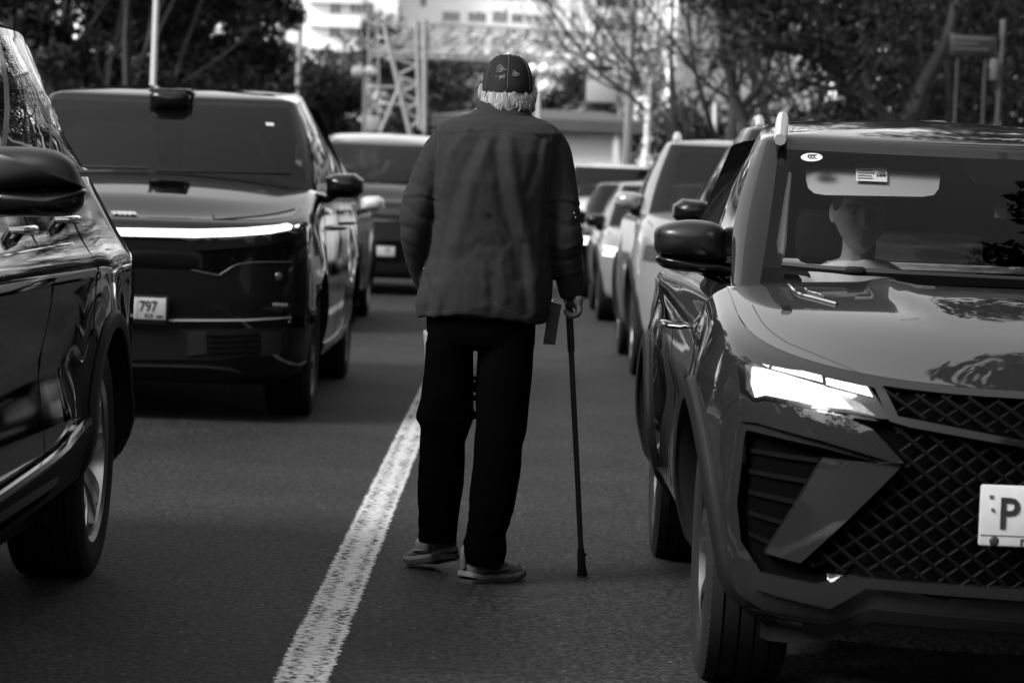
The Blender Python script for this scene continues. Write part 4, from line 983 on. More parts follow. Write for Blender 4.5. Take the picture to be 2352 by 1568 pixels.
m = MB(); m.box(c.Mi @ P(2298, 476, 8.3), (.034, .01, .026), bev=.003, mi=1); m.box(c.Mi @ P(2298, 494, 8.3), (.034, .008, .020), bev=.003, mi=0); m.tube([c.Mi @ P(2300, 425, 8.3), c.Mi @ P(2298, 468, 8.3)], .0015, 5); m.build('hanging_tag', [mat('tag_mid', .25, .5), mat('tag_pale', .6, .5)], c.root)
m = MB(); m.box((-.0, 2.0, 1.33), (.22, .02, .06), bev=.02); m.build('rear_view_mirror', BLK, c.root)

# ======== large dark crossover on the left with the light bar
w_ = .985
L1 = make_car('car', 'large black crossover with a glowing light bar and a sensor pod on its roof', QUEUE_L, -2.04, 14.6, 0,
    L=5.0, w=w_, H=1.85, wtint=glass('windshield_mid', .97, .5), hf=1.04, zb=1.23, cowl=1.25, head=2.0, cowlx=.86, headx=.68, roofw=.72, basew=.90, wheels=(.85, 3.95), Rw=.37, ww=.25, col=P_DARK, headz=1.715, rail=False, cell=.03, D=.62, n=3.8, pil=(.08, .06), rooft=.16,
    mirx=-.05, mirz=1.26, rimm=RIMD, mirs=1.05, near=True, clad=0, crown=.06)
c = L1; bvw = bvh_of(c, [c.wind, c.frame]); bvh_ = bvh_of(c, [c.hood])
patch_px(c, 'light_bar', [(150, 517), (269, 524), (450, 527), (560, 524), (640, 517), (660, 513), (672, 518), (668, 527), (620, 536), (540, 542), (450, 545), (269, 541), (150, 535)], .022, .03, mat('bar_lit', .8, .3, emit=.55), .05, mirror=False)
patch_px(c, 'bar_end', [(678, 503), (690, 500), (693, 512), (684, 522), (678, 520)], .022, .03, DRL, .03)
patch_px(c, 'bar_recess', [(150, 546), (450, 554), (600, 545), (660, 532), (700, 512), (704, 530), (680, 548), (600, 566), (450, 576), (150, 572)], .006, .02, BLKG, .05, mirror=False)
# lower dark mask with the notched upper edge
patch_px(c, 'lower_mask', [(150, 612), (309, 616), (440, 622), (500, 632), (540, 612), (600, 605), (672, 604), (676, 700), (676, 722), (390, 732), (150, 728)], .010, .03, BLKG, .05, mirror=False)
line = [c.trace(*p) for p in ((440, 620), (498, 631), (512, 627), (545, 608), (600, 602), (668, 601))]
m = MB(); m.tube([(p.x, c.F(p.x, p.z)-.014, p.z) for p in spline([(q.x, q.y, q.z) for q in line], 5)], .004, 6); m.build('mask_edge', mat('edge_glint', .05, .3, metal=.5), c.root)
hz_ = patch_px(c, 'headlight', [(612, 612), (664, 610), (667, 706), (612, 708)], .016, .02, BLKG, .04)
for k, o in enumerate(hz_):
    s = (1, -1)[k]
    p = c.trace(640, 636); m = MB(); m.sph((s*p.x, c.F(p.x, p.z)-.016, p.z), (.026, .012, .026), 14, 8); m.build('lamp_lens', mat('lens_dim', .03, .2, metal=.5), o)
    p = c.trace(638, 700); m = MB(); m.box((s*p.x, c.F(p.x, p.z)-.024, p.z), (.11, .012, .02), bev=.004); m.build('lamp_reflector', mat('reflector_pale', .07, .3, metal=.4), o)
patch_px(c, 'bumper_chrome', [(376, 733), (560, 733), (670, 727), (670, 730), (560, 737), (376, 737)], .02, .02, SATIN, .05, mirror=False)
patch_px(c, 'bumper_chrome', [(120, 733), (300, 735), (300, 738), (120, 737)], .02, .02, SATIN, .05, mirror=False)
patch_px(c, 'intake', [(150, 756), (660, 752), (662, 800), (630, 812), (500, 826), (150, 826)], .004, .02, BLK, .05, mirror=False)
for (a, b) in ((430, 475), (600, 645)): patch_px(c, 'intake_post', [(a, 762), (b, 760), (b, 812), (a, 818)], .010, .02, mat('plastic_dull', .010, .6, spec=.2), .04, mirror=False)
for k in range(4): patch_px(c, 'intake_slat', [(480, 770+k*13), (596, 767+k*13), (596, 770+k*13), (480, 773+k*13)], .012, .015, GRL, .04, mirror=False)
patch_px(c, 'chin_line', [(150, 833), (470, 840), (530, 846), (556, 856), (530, 850), (470, 844), (150, 837)], .016, .02, mat('edge_glint', .05, .3, metal=.5), .04, mirror=False)
pc = c.trace(375-108, 705); yF = c.F(pc.x, pc.z)-.04
license_plate(c, [('797', .122, .000-.013, .075, .82, .0018) , ('RUS', .150, -.045, .028, .9, .0006), ('M', -.24, -.045, .10, .9, .002), ('O', -.155, -.045, .10, .9, .002)], x=0, z=pc.z, y=yF)
m = MB(); m.box((.228, yF-.008, pc.z-.038), (.035, .002, .010)); m.build('plate_marks', LET, c.root)
m = MB(); m.box((.115, yF-.0065, pc.z), (.002, .002, .106)); m.build('plate_marks', LET, c.root)
m = MB()   # sensor pod on the roof edge
dome(m, [(-.115, -.035), (-.09, -.055), (.09, -.055), (.115, -.035), (.115, .03), (.09, .048), (-.09, .048), (-.115, .03)], (0, 0), lambda x, z, h: (x, 1.93-.06*h, 1.715+z), 6); m.box((0, 2.04, 1.715), (.225, .22, .095), bev=.03)
m.build('roof_sensor', BLKG, c.root)
m = MB(); m.box((0, 2.06, 1.768), (.25, .26, .022), bev=.010); m.build('sensor_hood', P_DARK, c.root)
patch_cast(c, bvw, 'windshield_frit', [(128, 232), (130, 250), (340, 251), (344, 268), (350, 277), (425, 278), (433, 270), (436, 255), (600, 270), (637, 276), (650, 292), (660, 350), (657, 395), (650, 410), (625, 420), (400, 408), (130, 398), (130, 420), (400, 425), (640, 442), (680, 430), (676, 250)], -.001, .003, FR, 14, parent=c.wind)
patch_cast(c, bvw, 'windshield_sticker', [(610, 282), (628, 283), (630, 290), (612, 289)], .002, .001, mat('sticker_white', .34, .5), 8)
side_strip(c, 'sill_trim', [(1.4, .33), (2.4, .31), (3.4, .33)], .07, .012, BLKG)
for sx in (1, -1):
    handle(c, 2.35, 1.0, sx, P_DARK); handle(c, 3.35, 1.02, sx, P_DARK)
door_gaps(c, [[(1.35, .40), (1.33, .7), (1.30, 1.1)], [(2.5, .36), (2.52, .6), (2.55, 1.15)]])
line_cast(c, bvh_, 'hood_gap', [(255, 497), (450, 505), (600, 496), (690, 478)], .005, BLK, 0)
patch_cast(c, bvh_, 'hood_badge', [(262, 496), (268, 492), (305, 494), (325, 500), (305, 502), (262, 501)], .006, .005, CHR, 10)

# ======== nearest car on the left, seen along its flank
w_ = .87
L0 = make_car('car', 'glossy black crossover with chrome door handles, cut off by the left edge', QUEUE_L, -2.135, 5.2, 0,
    L=4.72, w=w_, H=1.72, roofdrop=7, zb=1.25, cowl=1.2, head=1.95, cowlx=.66, headx=.56, roofw=.66, basew=.715, wheels=(.92, 3.67), Rw=.37, ww=.24, col=P_BLACK, near=True, cell=.022, roofrear=4.25, rooft=.09, rail=False, arch=.415,
    lv=[(.24, .26, w_-.12, .12, 4.6), (.32, .34, w_-.04, .05, 4.68), (.44, .46, w_-.005, .015, 4.72), (.58, .62, w_-.01, 0, 4.72), (.72, .82, w_-.005, .0, 4.71), (.90, .97, w_-.005, .02, 4.68), (.97, 1.10, w_-.07, .05, 4.62), (1.0, 1.25, w_-.14, .11, 4.52)],
    mirror=False, headz=1.62, clad=.055, baserear=.25, bumps=lambda y, z: -.022*math.exp(-((z-.72)/.11)**2)*ss(1.4, 1.9, y)*(1-ss(2.9, 3.2, y))+.014*math.exp(-((z-.985)/.03)**2),
    sides=[('b', 0, .0, .0, .0, 1), ('g', .0, .36, .0, .30, 8), ('k', .36, .395, .30, .34, 1), ('g', .395, .70, .34, .66, 7), ('k', .70, .725, .66, .685, 1), ('g', .725, .90, .685, .93, 5), ('b', .90, 1, .93, 1, 3)])
c = L0
side_strip(c, 'sill_chrome', [(1.40, .445), (2.0, .455), (2.8, .48), (3.18, .53)], .022, .022, CHR, sx=(1, -1))
side_strip(c, 'sill_trim', [(1.40, .35), (2.0, .36), (2.8, .38), (3.20, .43)], .15, .014, BLK)
side_strip(c, 'waist_chrome', [(1.35, 1.03), (2.2, 1.045), (3.2, 1.055)], .006, .004, CHR)
for sx in (1, -1):
    handle(c, 2.40, 1.10, sx); handle(c, 3.20, 1.12, sx)
door_gaps(c, [[(1.42, .40), (1.38, .7), (1.34, 1.1)], [(2.55, .40), (2.57, .7), (2.6, 1.2)], [(3.22, .62), (3.36, .86), (3.42, 1.2)]])
big_mirror(c, [(-60, 345), (0, 338), (90, 340), (140, 352), (170, 378), (186, 418), (184, 432), (100, 436), (-60, 436)],
    [(-60, 438), (100, 438), (190, 434), (194, 452), (186, 478), (160, 492), (80, 497), (-60, 492)], [(-90, 440), (-40, 440), (-40, 500), (-90, 500)], 6.95, mat('mirror_cap_matt', .006, .45, spec=.3))
# ======== the rest of the queues
L2 = make_car('car', 'silver car showing one pale mirror behind the black car with the light bar', QUEUE_L, -2.25, 24.0, 0, L=4.5, w=.86, H=1.5, col=paint('paint_bright', .42, .2), mirror='body', mirx=-.02, style='single')
L3 = make_car('car', 'pale car behind the minivan, only its left edge peeping out', QUEUE_L, -3.05, 40, 0, L=4.5, w=.88, H=1.62, col=P_PALE, rail=False, cowlx=.68)
V = make_car('minivan', 'tall dark minivan with a roof that gleams, just left of the man', QUEUE_L, -1.66, 33.0, 0, L=4.8, w=.93, H=1.95, hf=1.08, zb=1.28, cowl=.9, head=1.7, cowlx=.8, headx=.68, roofw=.74, col=P_DARK, rail=False, headz=1.75, D=.6, n=3.4)
R2 = make_car('car', 'mid grey crossover with a black mirror, directly behind the nearest car on the right', QUEUE_R, 1.85, 13.7, 0, L=4.5, w=.90, H=1.72, hf=.95, zb=1.14, col=P_MID, Rw=.35, mirz=1.19, railr=.024, rooft=.16)
R3 = make_car('car', 'silver crossover with a pale mirror and curved roof rails, third in the queue', QUEUE_R, 1.70, 19.2, 0, L=4.4, w=.88, H=1.73, hf=.98, zb=1.14, col=P_PALE, mirror='body', Rw=.36, mirz=1.23, railr=.03, rooft=.14)
R4 = make_car('car', 'pale low saloon with dark mirrors, in front of the car with glinting lamps', QUEUE_R, 1.68, 27.8, 0, L=4.5, w=.86, H=1.45, hf=.8, zb=.95, col=P_PALE, rail=False)
R5 = make_car('car', 'dark car with glinting headlights beside the right elbow of the man', QUEUE_R, 1.62, 34.0, 0, L=4.4, w=.86, H=1.46, hf=.8, zb=.95, col=P_DARK, rail=False)
R6 = make_car('car', 'white tall car just right of the man in front of the hut', QUEUE_R, 1.45, 42, 0, L=4.5, w=.9, H=1.78, hf=1.0, zb=1.2, col=P_WHITE, rail=False)
def lamps(c, lit, zf=.86):
    zf = zf
    hs = patch_xz(c, 'headlight', [(.42*c.w, c.lv[-1][0]*.80), (.95*c.w, c.lv[-1][0]*.84), (.94*c.w, c.lv[-1][0]*.955), (.45*c.w, c.lv[-1][0]*.91)], .008, .02, LAMP if lit else LENS, .05)
    patch_xz(c, 'grille', [(-.36*c.w, c.lv[-1][0]*.60), (.36*c.w, c.lv[-1][0]*.60), (.42*c.w, c.lv[-1][0]*.88), (-.42*c.w, c.lv[-1][0]*.88)], .006, .02, BLK, .05, mirror=False)
    patch_xz(c, 'intake', [(-.7*c.w, .26), (.7*c.w, .26), (.62*c.w, .40), (-.62*c.w, .40)], .006, .02, BLK, .05, mirror=False)
    patch_xz(c, 'grille_chrome', [(-.36*c.w, c.lv[-1][0]*.80), (.36*c.w, c.lv[-1][0]*.80), (.36*c.w, c.lv[-1][0]*.825), (-.36*c.w, c.lv[-1][0]*.825)], .014, .02, CHR, .05, mirror=False)
for c, lit in ((L3, False), (L2, False), (R2, False), (R3, False), (R4, True), (R5, True), (R6, False)): lamps(c, lit)
lamps(V, False)
license_plate(V, [('M613', -.235, -.045, .105, .9, .003), ('77', .145, -.01, .07, .9, .002)], x=0, z=.52, y=V.F(0, .52)-.03)

line_cast(R1, bvb, 'bumper_gap', [(1706, 905), (1680, 925), (1652, 965)], .0022, BLK, -.0005, mirror=True)
# ---------------------------------------------------------------- people
def organic(mb, voxel, smooth=4, fac=.5):
    """one continuous skin grown over overlapping volumes"""
    me = bpy.data.meshes.new('tmp'); me.from_pydata(mb.v, [], mb.f)
    bm = bmesh.new(); bm.from_mesh(me); bmesh.ops.remove_doubles(bm, verts=bm.verts, dist=1e-5); bmesh.ops.holes_fill(bm, edges=bm.edges, sides=60); bmesh.ops.recalc_face_normals(bm, faces=bm.faces); bm.to_mesh(me); bm.free()
    o = bpy.data.objects.new('tmp', me); COL.objects.link(o)
    r = o.modifiers.new('r', 'REMESH'); r.mode = 'VOXEL'; r.voxel_size = voxel
    if smooth:
        s = o.modifiers.new('s', 'SMOOTH'); s.iterations = smooth; s.factor = fac
    n = bpy.data.meshes.new_from_object(o.evaluated_get(bpy.context.evaluated_depsgraph_get())); bpy.data.objects.remove(o); return n
def finish(me, name, m, parent, fn=None, loc=None):
    if fn:
        me.update(); ns = [v.normal.copy() for v in me.vertices]
        for v, n in zip(me.vertices, ns): v.co = v.co + n*fn(v.co, n)
    me.materials.clear(); me.materials.append(m); me.polygons.foreach_set('use_smooth', [True]*len(me.polygons)); me.update()
    o = bpy.data.objects.new(name, me); COL.objects.link(o); o.parent = parent; return o
def ring(cx, cy, cz, rx, ry, n=28, e=.85, rot=0):
    out = []
    for k in range(n):
        a = 2*math.pi*k/n; c_, s_ = math.cos(a), math.sin(a); x = rx*math.copysign(abs(c_)**e, c_); y = ry*math.copysign(abs(s_)**e, s_); out.append(Vector((cx+x, cy+y, cz)))
    return out
def loft(mb, rings):
    o = mb.grid(rings, closed=True); n = len(rings[0]); mb.f.append(tuple(o+k for k in range(n))[::-1]); mb.m.append(0); mb.f.append(tuple(o+(len(rings)-1)*n+k for k in range(n))); mb.m.append(0)
def head(mb, c, s=1.0, f=-1, pitch=0, ears=True, yaw=0):
    """human head: skull, jaw, brow, eye sockets, nose, lips, chin, ears; f = -1 faces the camera"""
    rows = []; NR, NC = 44, 56; Mx = Matrix.Rotation(yaw, 3, 'Z') @ Matrix.Rotation(pitch, 3, 'X')
    for i in range(NR+1):
        th = math.pi*i/NR; row = []
        for k in range(NC):
            ph = 2*math.pi*k/NC; x = math.sin(th)*math.sin(ph); y = math.sin(th)*math.cos(ph); z = math.cos(th)   # y > 0 is the face
            X_, Y_, Z_ = x*.078, y*(.098 if y > 0 else .102), z*.118
            if z < 0:
                t = -z; X_ *= 1-.25*ss(.2, 1, t); Y_ = Y_*(1-.10*t) + (.018*t if y > 0 else .05*t*(1-t))
            if y > 0:
                g = lambda a, b, sa, sb: math.exp(-((X_-a)/sa)**2-((Z_-b)/sb)**2)
                dY = -.014*(g(.031, .012, .017, .012)+g(-.031, .012, .017, .012)) + .009*(g(.03, .034, .022, .008)+g(-.03, .034, .022, .008))
                dY += .026*math.exp(-(X_/.0105)**2)*ss(.030, -.030, Z_)*ss(-.044, -.034, Z_) + .006*g(0, .02, .010, .02) + .008*(g(.010, -.033, .006, .006)+g(-.010, -.033, .006, .006))
                dY += .007*g(0, -.058, .020, .0045) + .007*g(0, -.069, .017, .0055) - .004*g(0, -.0635, .022, .0025) + .009*g(0, -.095, .018, .013) + .005*(g(.042, -.015, .018, .018)+g(-.042, -.015, .018, .018))
                Y_ += dY*ss(0, .5, y)
            p = Mx @ Vector((X_*s*(-f if f > 0 else 1), Y_*s, Z_*s)); row.append(Vector((c[0]+p.x, c[1]+f*p.y, c[2]+p.z)))
        rows.append(row)
    mb.grid(rows, closed=True)
    if ears:
        for sx in (1, -1):
            pts = []
            for k in range(11):
                a = -1.9+3.8*k/10; pts.append(Mx @ Vector((sx*(.078+.012*math.cos(a*.8)), -.012-.014*math.cos(a), .004+.028*math.sin(a)))*s)
            mb.tube([Vector((c[0]+p.x, c[1]+f*p.y, c[2]+p.z)) for p in pts], .0055*s, 6)
            p = Mx @ Vector((sx*.077, -.008, 0))*s; mb.sph((c[0]+p.x, c[1]+f*p.y, c[2]+p.z), (.009*s, .016*s, .026*s), 10, 8)
SKIN = mat('skin', .24, .55, var=.12, vscale=30); SKINO = mat('skin_old', .13, .6, var=.25, vscale=40)
# ======== the old man
YM = 9.03
g0 = P(1110, 1325, YM); man = empty('person', (g0.x, YM, 0)); tag(man, 'stooped grey haired person in cap and dark jacket, walking away along the white line', 'person')
ML = man.location
def q(px, py, dy=0): return P(px, py, YM+dy)-ML
PX = YM/FPX
def rings_from(rows, n=32, e=.85):
    """rows: (py, xl, xr, half depth, forward offset)"""
    out = []
    for (py, xl, xr, ry, dy) in rows:
        a, b = q(xl, py, dy), q(xr, py, dy); out.append([v+Vector((0, 0, 0)) for v in ring((a.x+b.x)/2, dy, (a.z+b.z)/2, abs(b.x-a.x)/2, ry, n, e)])
    return out
# body under the clothes: one skin from crown to soles
mb = MB(); hc = q(1166, 222, .085)
head(mb, hc, 1.02, f=1, pitch=-.25)
mb.tube([q(1160, 225, .085), q(1155, 262, .065), q(1150, 300, .03)], [.050, .050, .06], 14)
loft(mb, rings_from([(290, 1060, 1235, .07, .0), (325, 1030, 1262, .10, 0), (420, 1030, 1250, .12, .0), (560, 1035, 1230, .11, .02), (660, 1010, 1225, .12, .02), (760, 990, 1215, .12, .02), (800, 1000, 1205, .08, .02)]))
for pts, rs in (([(1042, 335, 0), (990, 405, 0), (958, 500, .0), (962, 590, .07), (990, 640, .16)], [.036, .042, .038, .033, .028]), ([(1248, 335, 0), (1281, 405, 0), (1298, 510, .0), (1304, 600, .04), (1318, 672, .07)], [.036, .042, .038, .033, .027])):
    mb.tube(spline([q(*p) for p in pts], 4), [pl(list(zip([0, 1, 2, 3, 4], rs)), i/4) for i in range(17)], 12)
for pts in ([(1032, 760, .02), (1025, 980, .05), (1012, 1150, .12), (1012, 1225, .17), (1016, 1262, .20)], [(1158, 760, 0), (1148, 980, -.01), (1128, 1180, -.01), (1108, 1255, .01), (1094, 1296, .03)]):
    mb.tube(spline([q(*p) for p in pts], 4), [pl([(0, .085), (1, .06), (2, .045), (3, .035), (4, .035)], i/4) for i in range(17)], 12)
for hp_, yw in ((Vector((q(1028, 1290, .0).x, .16, .050)), R(33)), (Vector((q(1072, 1325, .0).x, -.02, .0)), R(-46))):
    Mf = Matrix.Translation(hp_) @ Matrix.Rotation(yw, 4, 'Z'); mb.tube([Mf @ Vector(p) for p in ((0, .03, .05), (0, .10, .045), (0, .19, .034))], [.026, .024, .018], 10)
# right hand: palm on the cane grip, four fingers curled over and under it, thumb along the side
hx = q(1326, 694, .06)
mb.sph(hx+Vector((.0, 0, .006)), (.020, .044, .030), 14, 10); mb.tube([q(1318, 668, .07), q(1324, 684, .065)], [.027, .026], 12)
gx = q(1312, 702, .06)
for i, (dy, sc) in enumerate(((-.030, .92), (-.010, 1.02), (.011, 1.05), (.031, .95))):
    pts = [(0.022, .010), (.028, -.010), (.022, -.026), (.004, -.032), (-.012, -.026), (-.018, -.014)]
    mb.tube(spline([gx+Vector((a*sc, dy, b*sc)) for a, b in pts], 3), [.0095]*10+[.0085]*6, 8); e_ = gx+Vector((-.018*sc, dy, -.014*sc)); mb.sph(e_, .0085, 8, 6)
mb.tube(spline([gx+Vector(p) for p in ((.018, -.02, .018), (.002, -.01, .026), (-.012, .012, .022), (-.018, .030, .014))], 3), .0098, 8); mb.sph(gx+Vector((-.018, .030, .014)), .0098, 8, 6)
# left hand pushed into the jacket pocket
hl_ = q(1000, 655, .19); mb.sph(hl_, (.022, .03, .045), 12, 8)
for i in range(4): mb.tube([hl_+Vector((-.015+i*.011, .0, -.03)), hl_+Vector((-.014+i*.0115, .012, -.065-.006*(i in (1, 2)))), hl_+Vector((-.012+i*.011, .03, -.082))], .0085, 7)
mb.tube([hl_+Vector((.018, .01, -.0)), hl_+Vector((.034, .025, -.025)), hl_+Vector((.036, .035, -.045))], .0095, 7)
finish(organic(mb, .0055, 2), 'body', SKINO, man)
# jacket
JK = mat('jacket_cloth', .0115, .9, spec=.15, var=.14, vscale=55, bump=.35, bscale=260, bdist=.0015, sheen=.0)
mb = MB()
hemc = [(955, 729), (1010, 725), (1079, 719), (1115, 710), (1131, 705), (1145, 710), (1165, 722), (1200, 738), (1234, 747), (1262, 742)]
body = rings_from([(252, 1098, 1205, .062, .055), (262, 1082, 1216, .075, .05), (272, 1052, 1244, .09, .03), (284, 1018, 1270, .11, .01), (304, 1000, 1292, .12, -.005), (350, 998, 1282, .14, -.01), (420, 1000, 1268, .15, -.01), (500, 996, 1264, .15, -.0), (590, 985, 1266, .15, .01), (650, 966, 1270, .155, .015), (700, 954, 1266, .155, .02), (728, 958, 1256, .150, .02)], 40)
for v in body[-1]:
    px = 1176+(v.x+ML.x)/PX*1.0+8; v.z = q(px, pl(hemc, px), 0).z
loft(mb, body)
sl_ = [([(1042, 318, 0), (1014, 345, 0), (985, 410, 0), (962, 470, -.01), (955, 520, -.01), (960, 575, .03), (975, 635, .10), (995, 668, .15)], [.048, .057, .056, .055, .050, .046, .042, .040]),
       ([(1246, 318, 0), (1268, 345, 0), (1281, 400, 0), (1293, 480, -.01), (1300, 545, -.01), (1302, 600, .02), (1310, 648, .05), (1316, 678, .065)], [.048, .056, .055, .054, .052, .048, .044, .040])]
for pts, rs in sl_:
    k = len(pts)-1; sp = spline([q(*p) for p in pts], 5); mb.tube(sp, [pl(list(enumerate(rs)), i/5) for i in range(len(sp))], 18)
creases = [([(1168, 325), (1180, 430), (1208, 540), (1222, 640), (1228, 720)], 13, .013), ([(1140, 330), (1150, 450), (1180, 560), (1195, 640)], 12, -.010), ([(1100, 318), (1060, 400), (1022, 520), (1000, 640)], 12, -.008), ([(1122, 330), (1085, 430), (1050, 560)], 12, .006), ([(1075, 300), (1040, 345), (1015, 440)], 9, .006),
    ([(1245, 320), (1232, 380), (1212, 440)], 9, -.007), ([(1252, 330), (1246, 420), (1236, 540), (1232, 640)], 8, .005), ([(1050, 600), (1100, 560), (1150, 570)], 10, -.003), ([(1085, 560), (1110, 600), (1115, 660)], 9, .004), ([(1150, 600), (1158, 640), (1160, 690)], 7, .004), ([(1125, 500), (1150, 525), (1165, 560)], 6, -.006),
    ([(975, 640), (985, 680), (975, 725)], 6, -.007), ([(1000, 650), (1010, 690), (1000, 725)], 8, .006), ([(1125, 640), (1128, 680), (1132, 703)], 10, -.006), ([(1200, 560), (1205, 640), (1212, 720)], 8, -.006),
    ([(925, 470), (960, 500), (1000, 505)], 6, -.007), ([(918, 520), (950, 528), (985, 560)], 6, -.007), ([(925, 545), (950, 560), (970, 600)], 6, .006), ([(940, 420), (970, 430), (995, 455)], 6, -.005), ([(960, 370), (985, 392), (1000, 430)], 5, .005),
    ([(1262, 500), (1300, 520), (1338, 515)], 7, -.007), ([(1265, 560), (1300, 575), (1340, 555)], 6, .006), ([(1270, 600), (1305, 600), (1338, 590)], 6, -.007), ([(1280, 640), (1310, 630), (1338, 625)], 5, .005), ([(1290, 360), (1300, 400), (1296, 450)], 8, .005), ([(1268, 340), (1285, 380), (1275, 430)], 6, -.005),
    ([(929, 457), (967, 453), (1002, 464)], 3, -.006), ([(1262, 469), (1295, 464), (1332, 476)], 3, -.006), ([(929, 450), (967, 445), (1002, 456)], 4, .004), ([(1262, 461), (1295, 456), (1332, 468)], 4, .004), ([(1025, 313), (1079, 306), (1154, 304), (1264, 316)], 3, -.003)]
CW = [([q(a, b, -.15) for a, b in pts], wd*PX*1.15, amp*(.5 if (pts[0][0] < 965 or pts[0][0] > 1255) else .85)) for pts, wd, amp in creases]
def segd(p, a, b):
    ax, az, bx, bz = a.x, a.z, b.x, b.z; dx, dz = bx-ax, bz-az; t = max(0, min(1, ((p.x-ax)*dx+(p.z-az)*dz)/(dx*dx+dz*dz+1e-9))); return math.hypot(p.x-ax-dx*t, p.z-az-dz*t)
def jfold(p, n):
    d = .0
    if n.y < .35:
        for pts, wd, amp in CW:
            m_ = min(segd(p, a, b) for a, b in zip(pts, pts[1:]))
            if m_ < 3*wd: d += amp*math.exp(-(m_/wd)**2)
    s1 = noise.noise(Vector((p.x*9, p.y*9, p.z*4+3))); s2 = noise.noise(Vector((p.x*22+5, p.y*20, p.z*13))); s3 = noise.noise(Vector((p.x*50, p.y*40, p.z*34)))
    return d + .0035*s1 + .0012*(1-abs(s2)*2.2) + .0005*s3
jm = organic(mb, .0058, 3); jacket = finish(jm, 'jacket', JK, man, jfold)
jb = BVHTree.FromPolygons([v.co.copy() for v in jm.vertices], [list(p.vertices) for p in jm.polygons])
def on_jacket(px, py, off=.0):
    o = Vector((0, 0, HC))-ML; d = ray(px, py).normalized(); r = jb.ray_cast(o, d)
    return (r[0]-d*off) if r[0] is not None else q(px, py, -.15)
JS = mat('jacket_seam', .02, .9)
for pts in ([(1013, 282), (1006, 317), (1004, 383), (999, 470), (996, 560)], [(1271, 287), (1262, 364), (1257, 467), (1255, 561)], [(1025, 313), (1079, 306), (1154, 304), (1264, 316)], [(929, 457), (967, 453), (1000, 464)], [(1262, 469), (1295, 464), (1330, 476)], [(962, 718), (1079, 709), (1128, 695), (1160, 711), (1232, 736)]):
    m = MB(); m.tube([on_jacket(p.x, p.y, -.0002) for p in spline([(a, b, 0) for a, b in pts], 10)], .0008, 5); m.build('seam', JS, jacket)
# collar, pocket tab, studs
m = MB(); rows = []
for i, (dz, r_, dy) in enumerate(((-.012, .088, .040), (.010, .078, .045), (.034, .073, .052), (.040, .069, .055), (.032, .064, .055), (0, .064, .05))):
    c0 = q(1156, 262); rows.append(ring(c0.x, dy, c0.z+dz, r_*1.12, r_*.92, 30, .95))
for r_ in rows:
    for v in r_: v.z -= .018*max(0, (v.y-.05))/.06
m.grid(rows, closed=True); m.build('collar', JK, jacket, 60)
m = MB(); plate(m, [(1256, 690), (1290, 700), (1283, 740), (1275, 792), (1247, 790), (1254, 745)], lambda x, z, h: tuple(q(x, z, .02+.02*(1-h))), .02, 10); m.build('hanging_flap', mat('flap_cloth', .016, .8, bump=.3, bscale=200), jacket)
m = MB()
for (a, b) in ((974, 617), (1269, 692), (1264, 706), (1319, 490), (1322, 500)): m.sph(on_jacket(a, b, .001), (.0022, .002, .0045), 8, 6)
m.build('zip_studs', mat('zip_metal', .2, .4, metal=.8), jacket)
# trousers
TR = mat('trouser_cloth', .0012, .95, spec=.0, bump=.2, bscale=200, bdist=.001)
mb = MB()
loft(mb, rings_from([(690, 985, 1238, .12, .02), (730, 978, 1231, .125, .02), (765, 979, 1229, .12, .02), (790, 978, 1228, .11, .02), (802, 985, 1222, .09, .02)], 36, .8))
loft(mb, rings_from([(760, 979, 1092, .10, .02), (800, 977, 1087, .098, .02), (850, 975, 1086, .092, .025), (915, 966, 1087, .088, .03), (950, 955, 1088, .086, .04), (962, 954, 1087, .086, .04), (984, 966, 1079, .082, .05), (1014, 965, 1069, .078, .06), (1104, 961, 1065, .075, .09), (1186, 960, 1050, .07, .13), (1230, 961, 1047, .068, .15), (1244, 962, 1046, .066, .155)], 30))
loft(mb, rings_from([(760, 1093, 1229, .105, .02), (801, 1098, 1226, .10, .01), (850, 1096, 1223, .095, .0), (981, 1092, 1209, .085, -.01), (1022, 1089, 1199, .082, -.01), (1063, 1087, 1198, .08, -.01), (1166, 1078, 1181, .075, -.01), (1227, 1071, 1160, .072, -.0), (1262, 1060, 1164, .072, .0), (1290, 1068, 1160, .068, .0), (1297, 1082, 1156, .066, .0)], 30))
def tfold(p, n):
    s = noise.noise(Vector((p.x*14, p.y*14, p.z*8))); t = noise.noise(Vector((p.x*10, p.y*10, p.z*26+7))); return .004*s+.002*(1-2*abs(t))*ss(.75, .2, p.z)
finish(organic(mb, .006, 2), 'trousers', TR, man, tfold)
# cap
CAP = mat('cap_cloth', .008, .85, spec=.1, var=.5, vscale=14, bump=.3, bscale=300, bdist=.001)
mb = MB(); rows = []; c0 = q(1166, 204, .075)
for i in range(15):
    t = i/14*math.pi/2; rr = math.cos(t)**.62 if i < 14 else .0; zz = math.sin(t)**1.0; row = []
    for k in range(40):
        a = 2*math.pi*k/40; row.append(Vector((c0.x+.0815*rr*math.cos(a)+.0*zz, c0.y+.103*rr*math.sin(a)+.02*zz, c0.z-.004+.112*zz+.0)))
    rows.append(row)
rows.insert(0, [v+Vector((0, 0, -.012)) for v in rows[0]]); inner = [[Vector((lerp(c0.x, v.x, .96), lerp(c0.y, v.y, .96), v.z)) for v in rows[0]]]
mb.grid(inner+rows, closed=True); cap = mb.build('cap', CAP, man, 60)
m = MB()
for k in range(6):
    a = math.pi/6+k*math.pi/3; pts = []
    for i in range(12):
        t = i/12*math.pi/2; pts.append((c0.x+.0822*math.cos(t)**.62*math.cos(a), c0.y+.1037*math.cos(t)**.62*math.sin(a)+.02*math.sin(t), c0.z-.004+.1127*math.sin(t)))
    m.tube(pts, .0012, 5)
m.build('cap_seam', mat('cap_thread', .03, .8), cap)
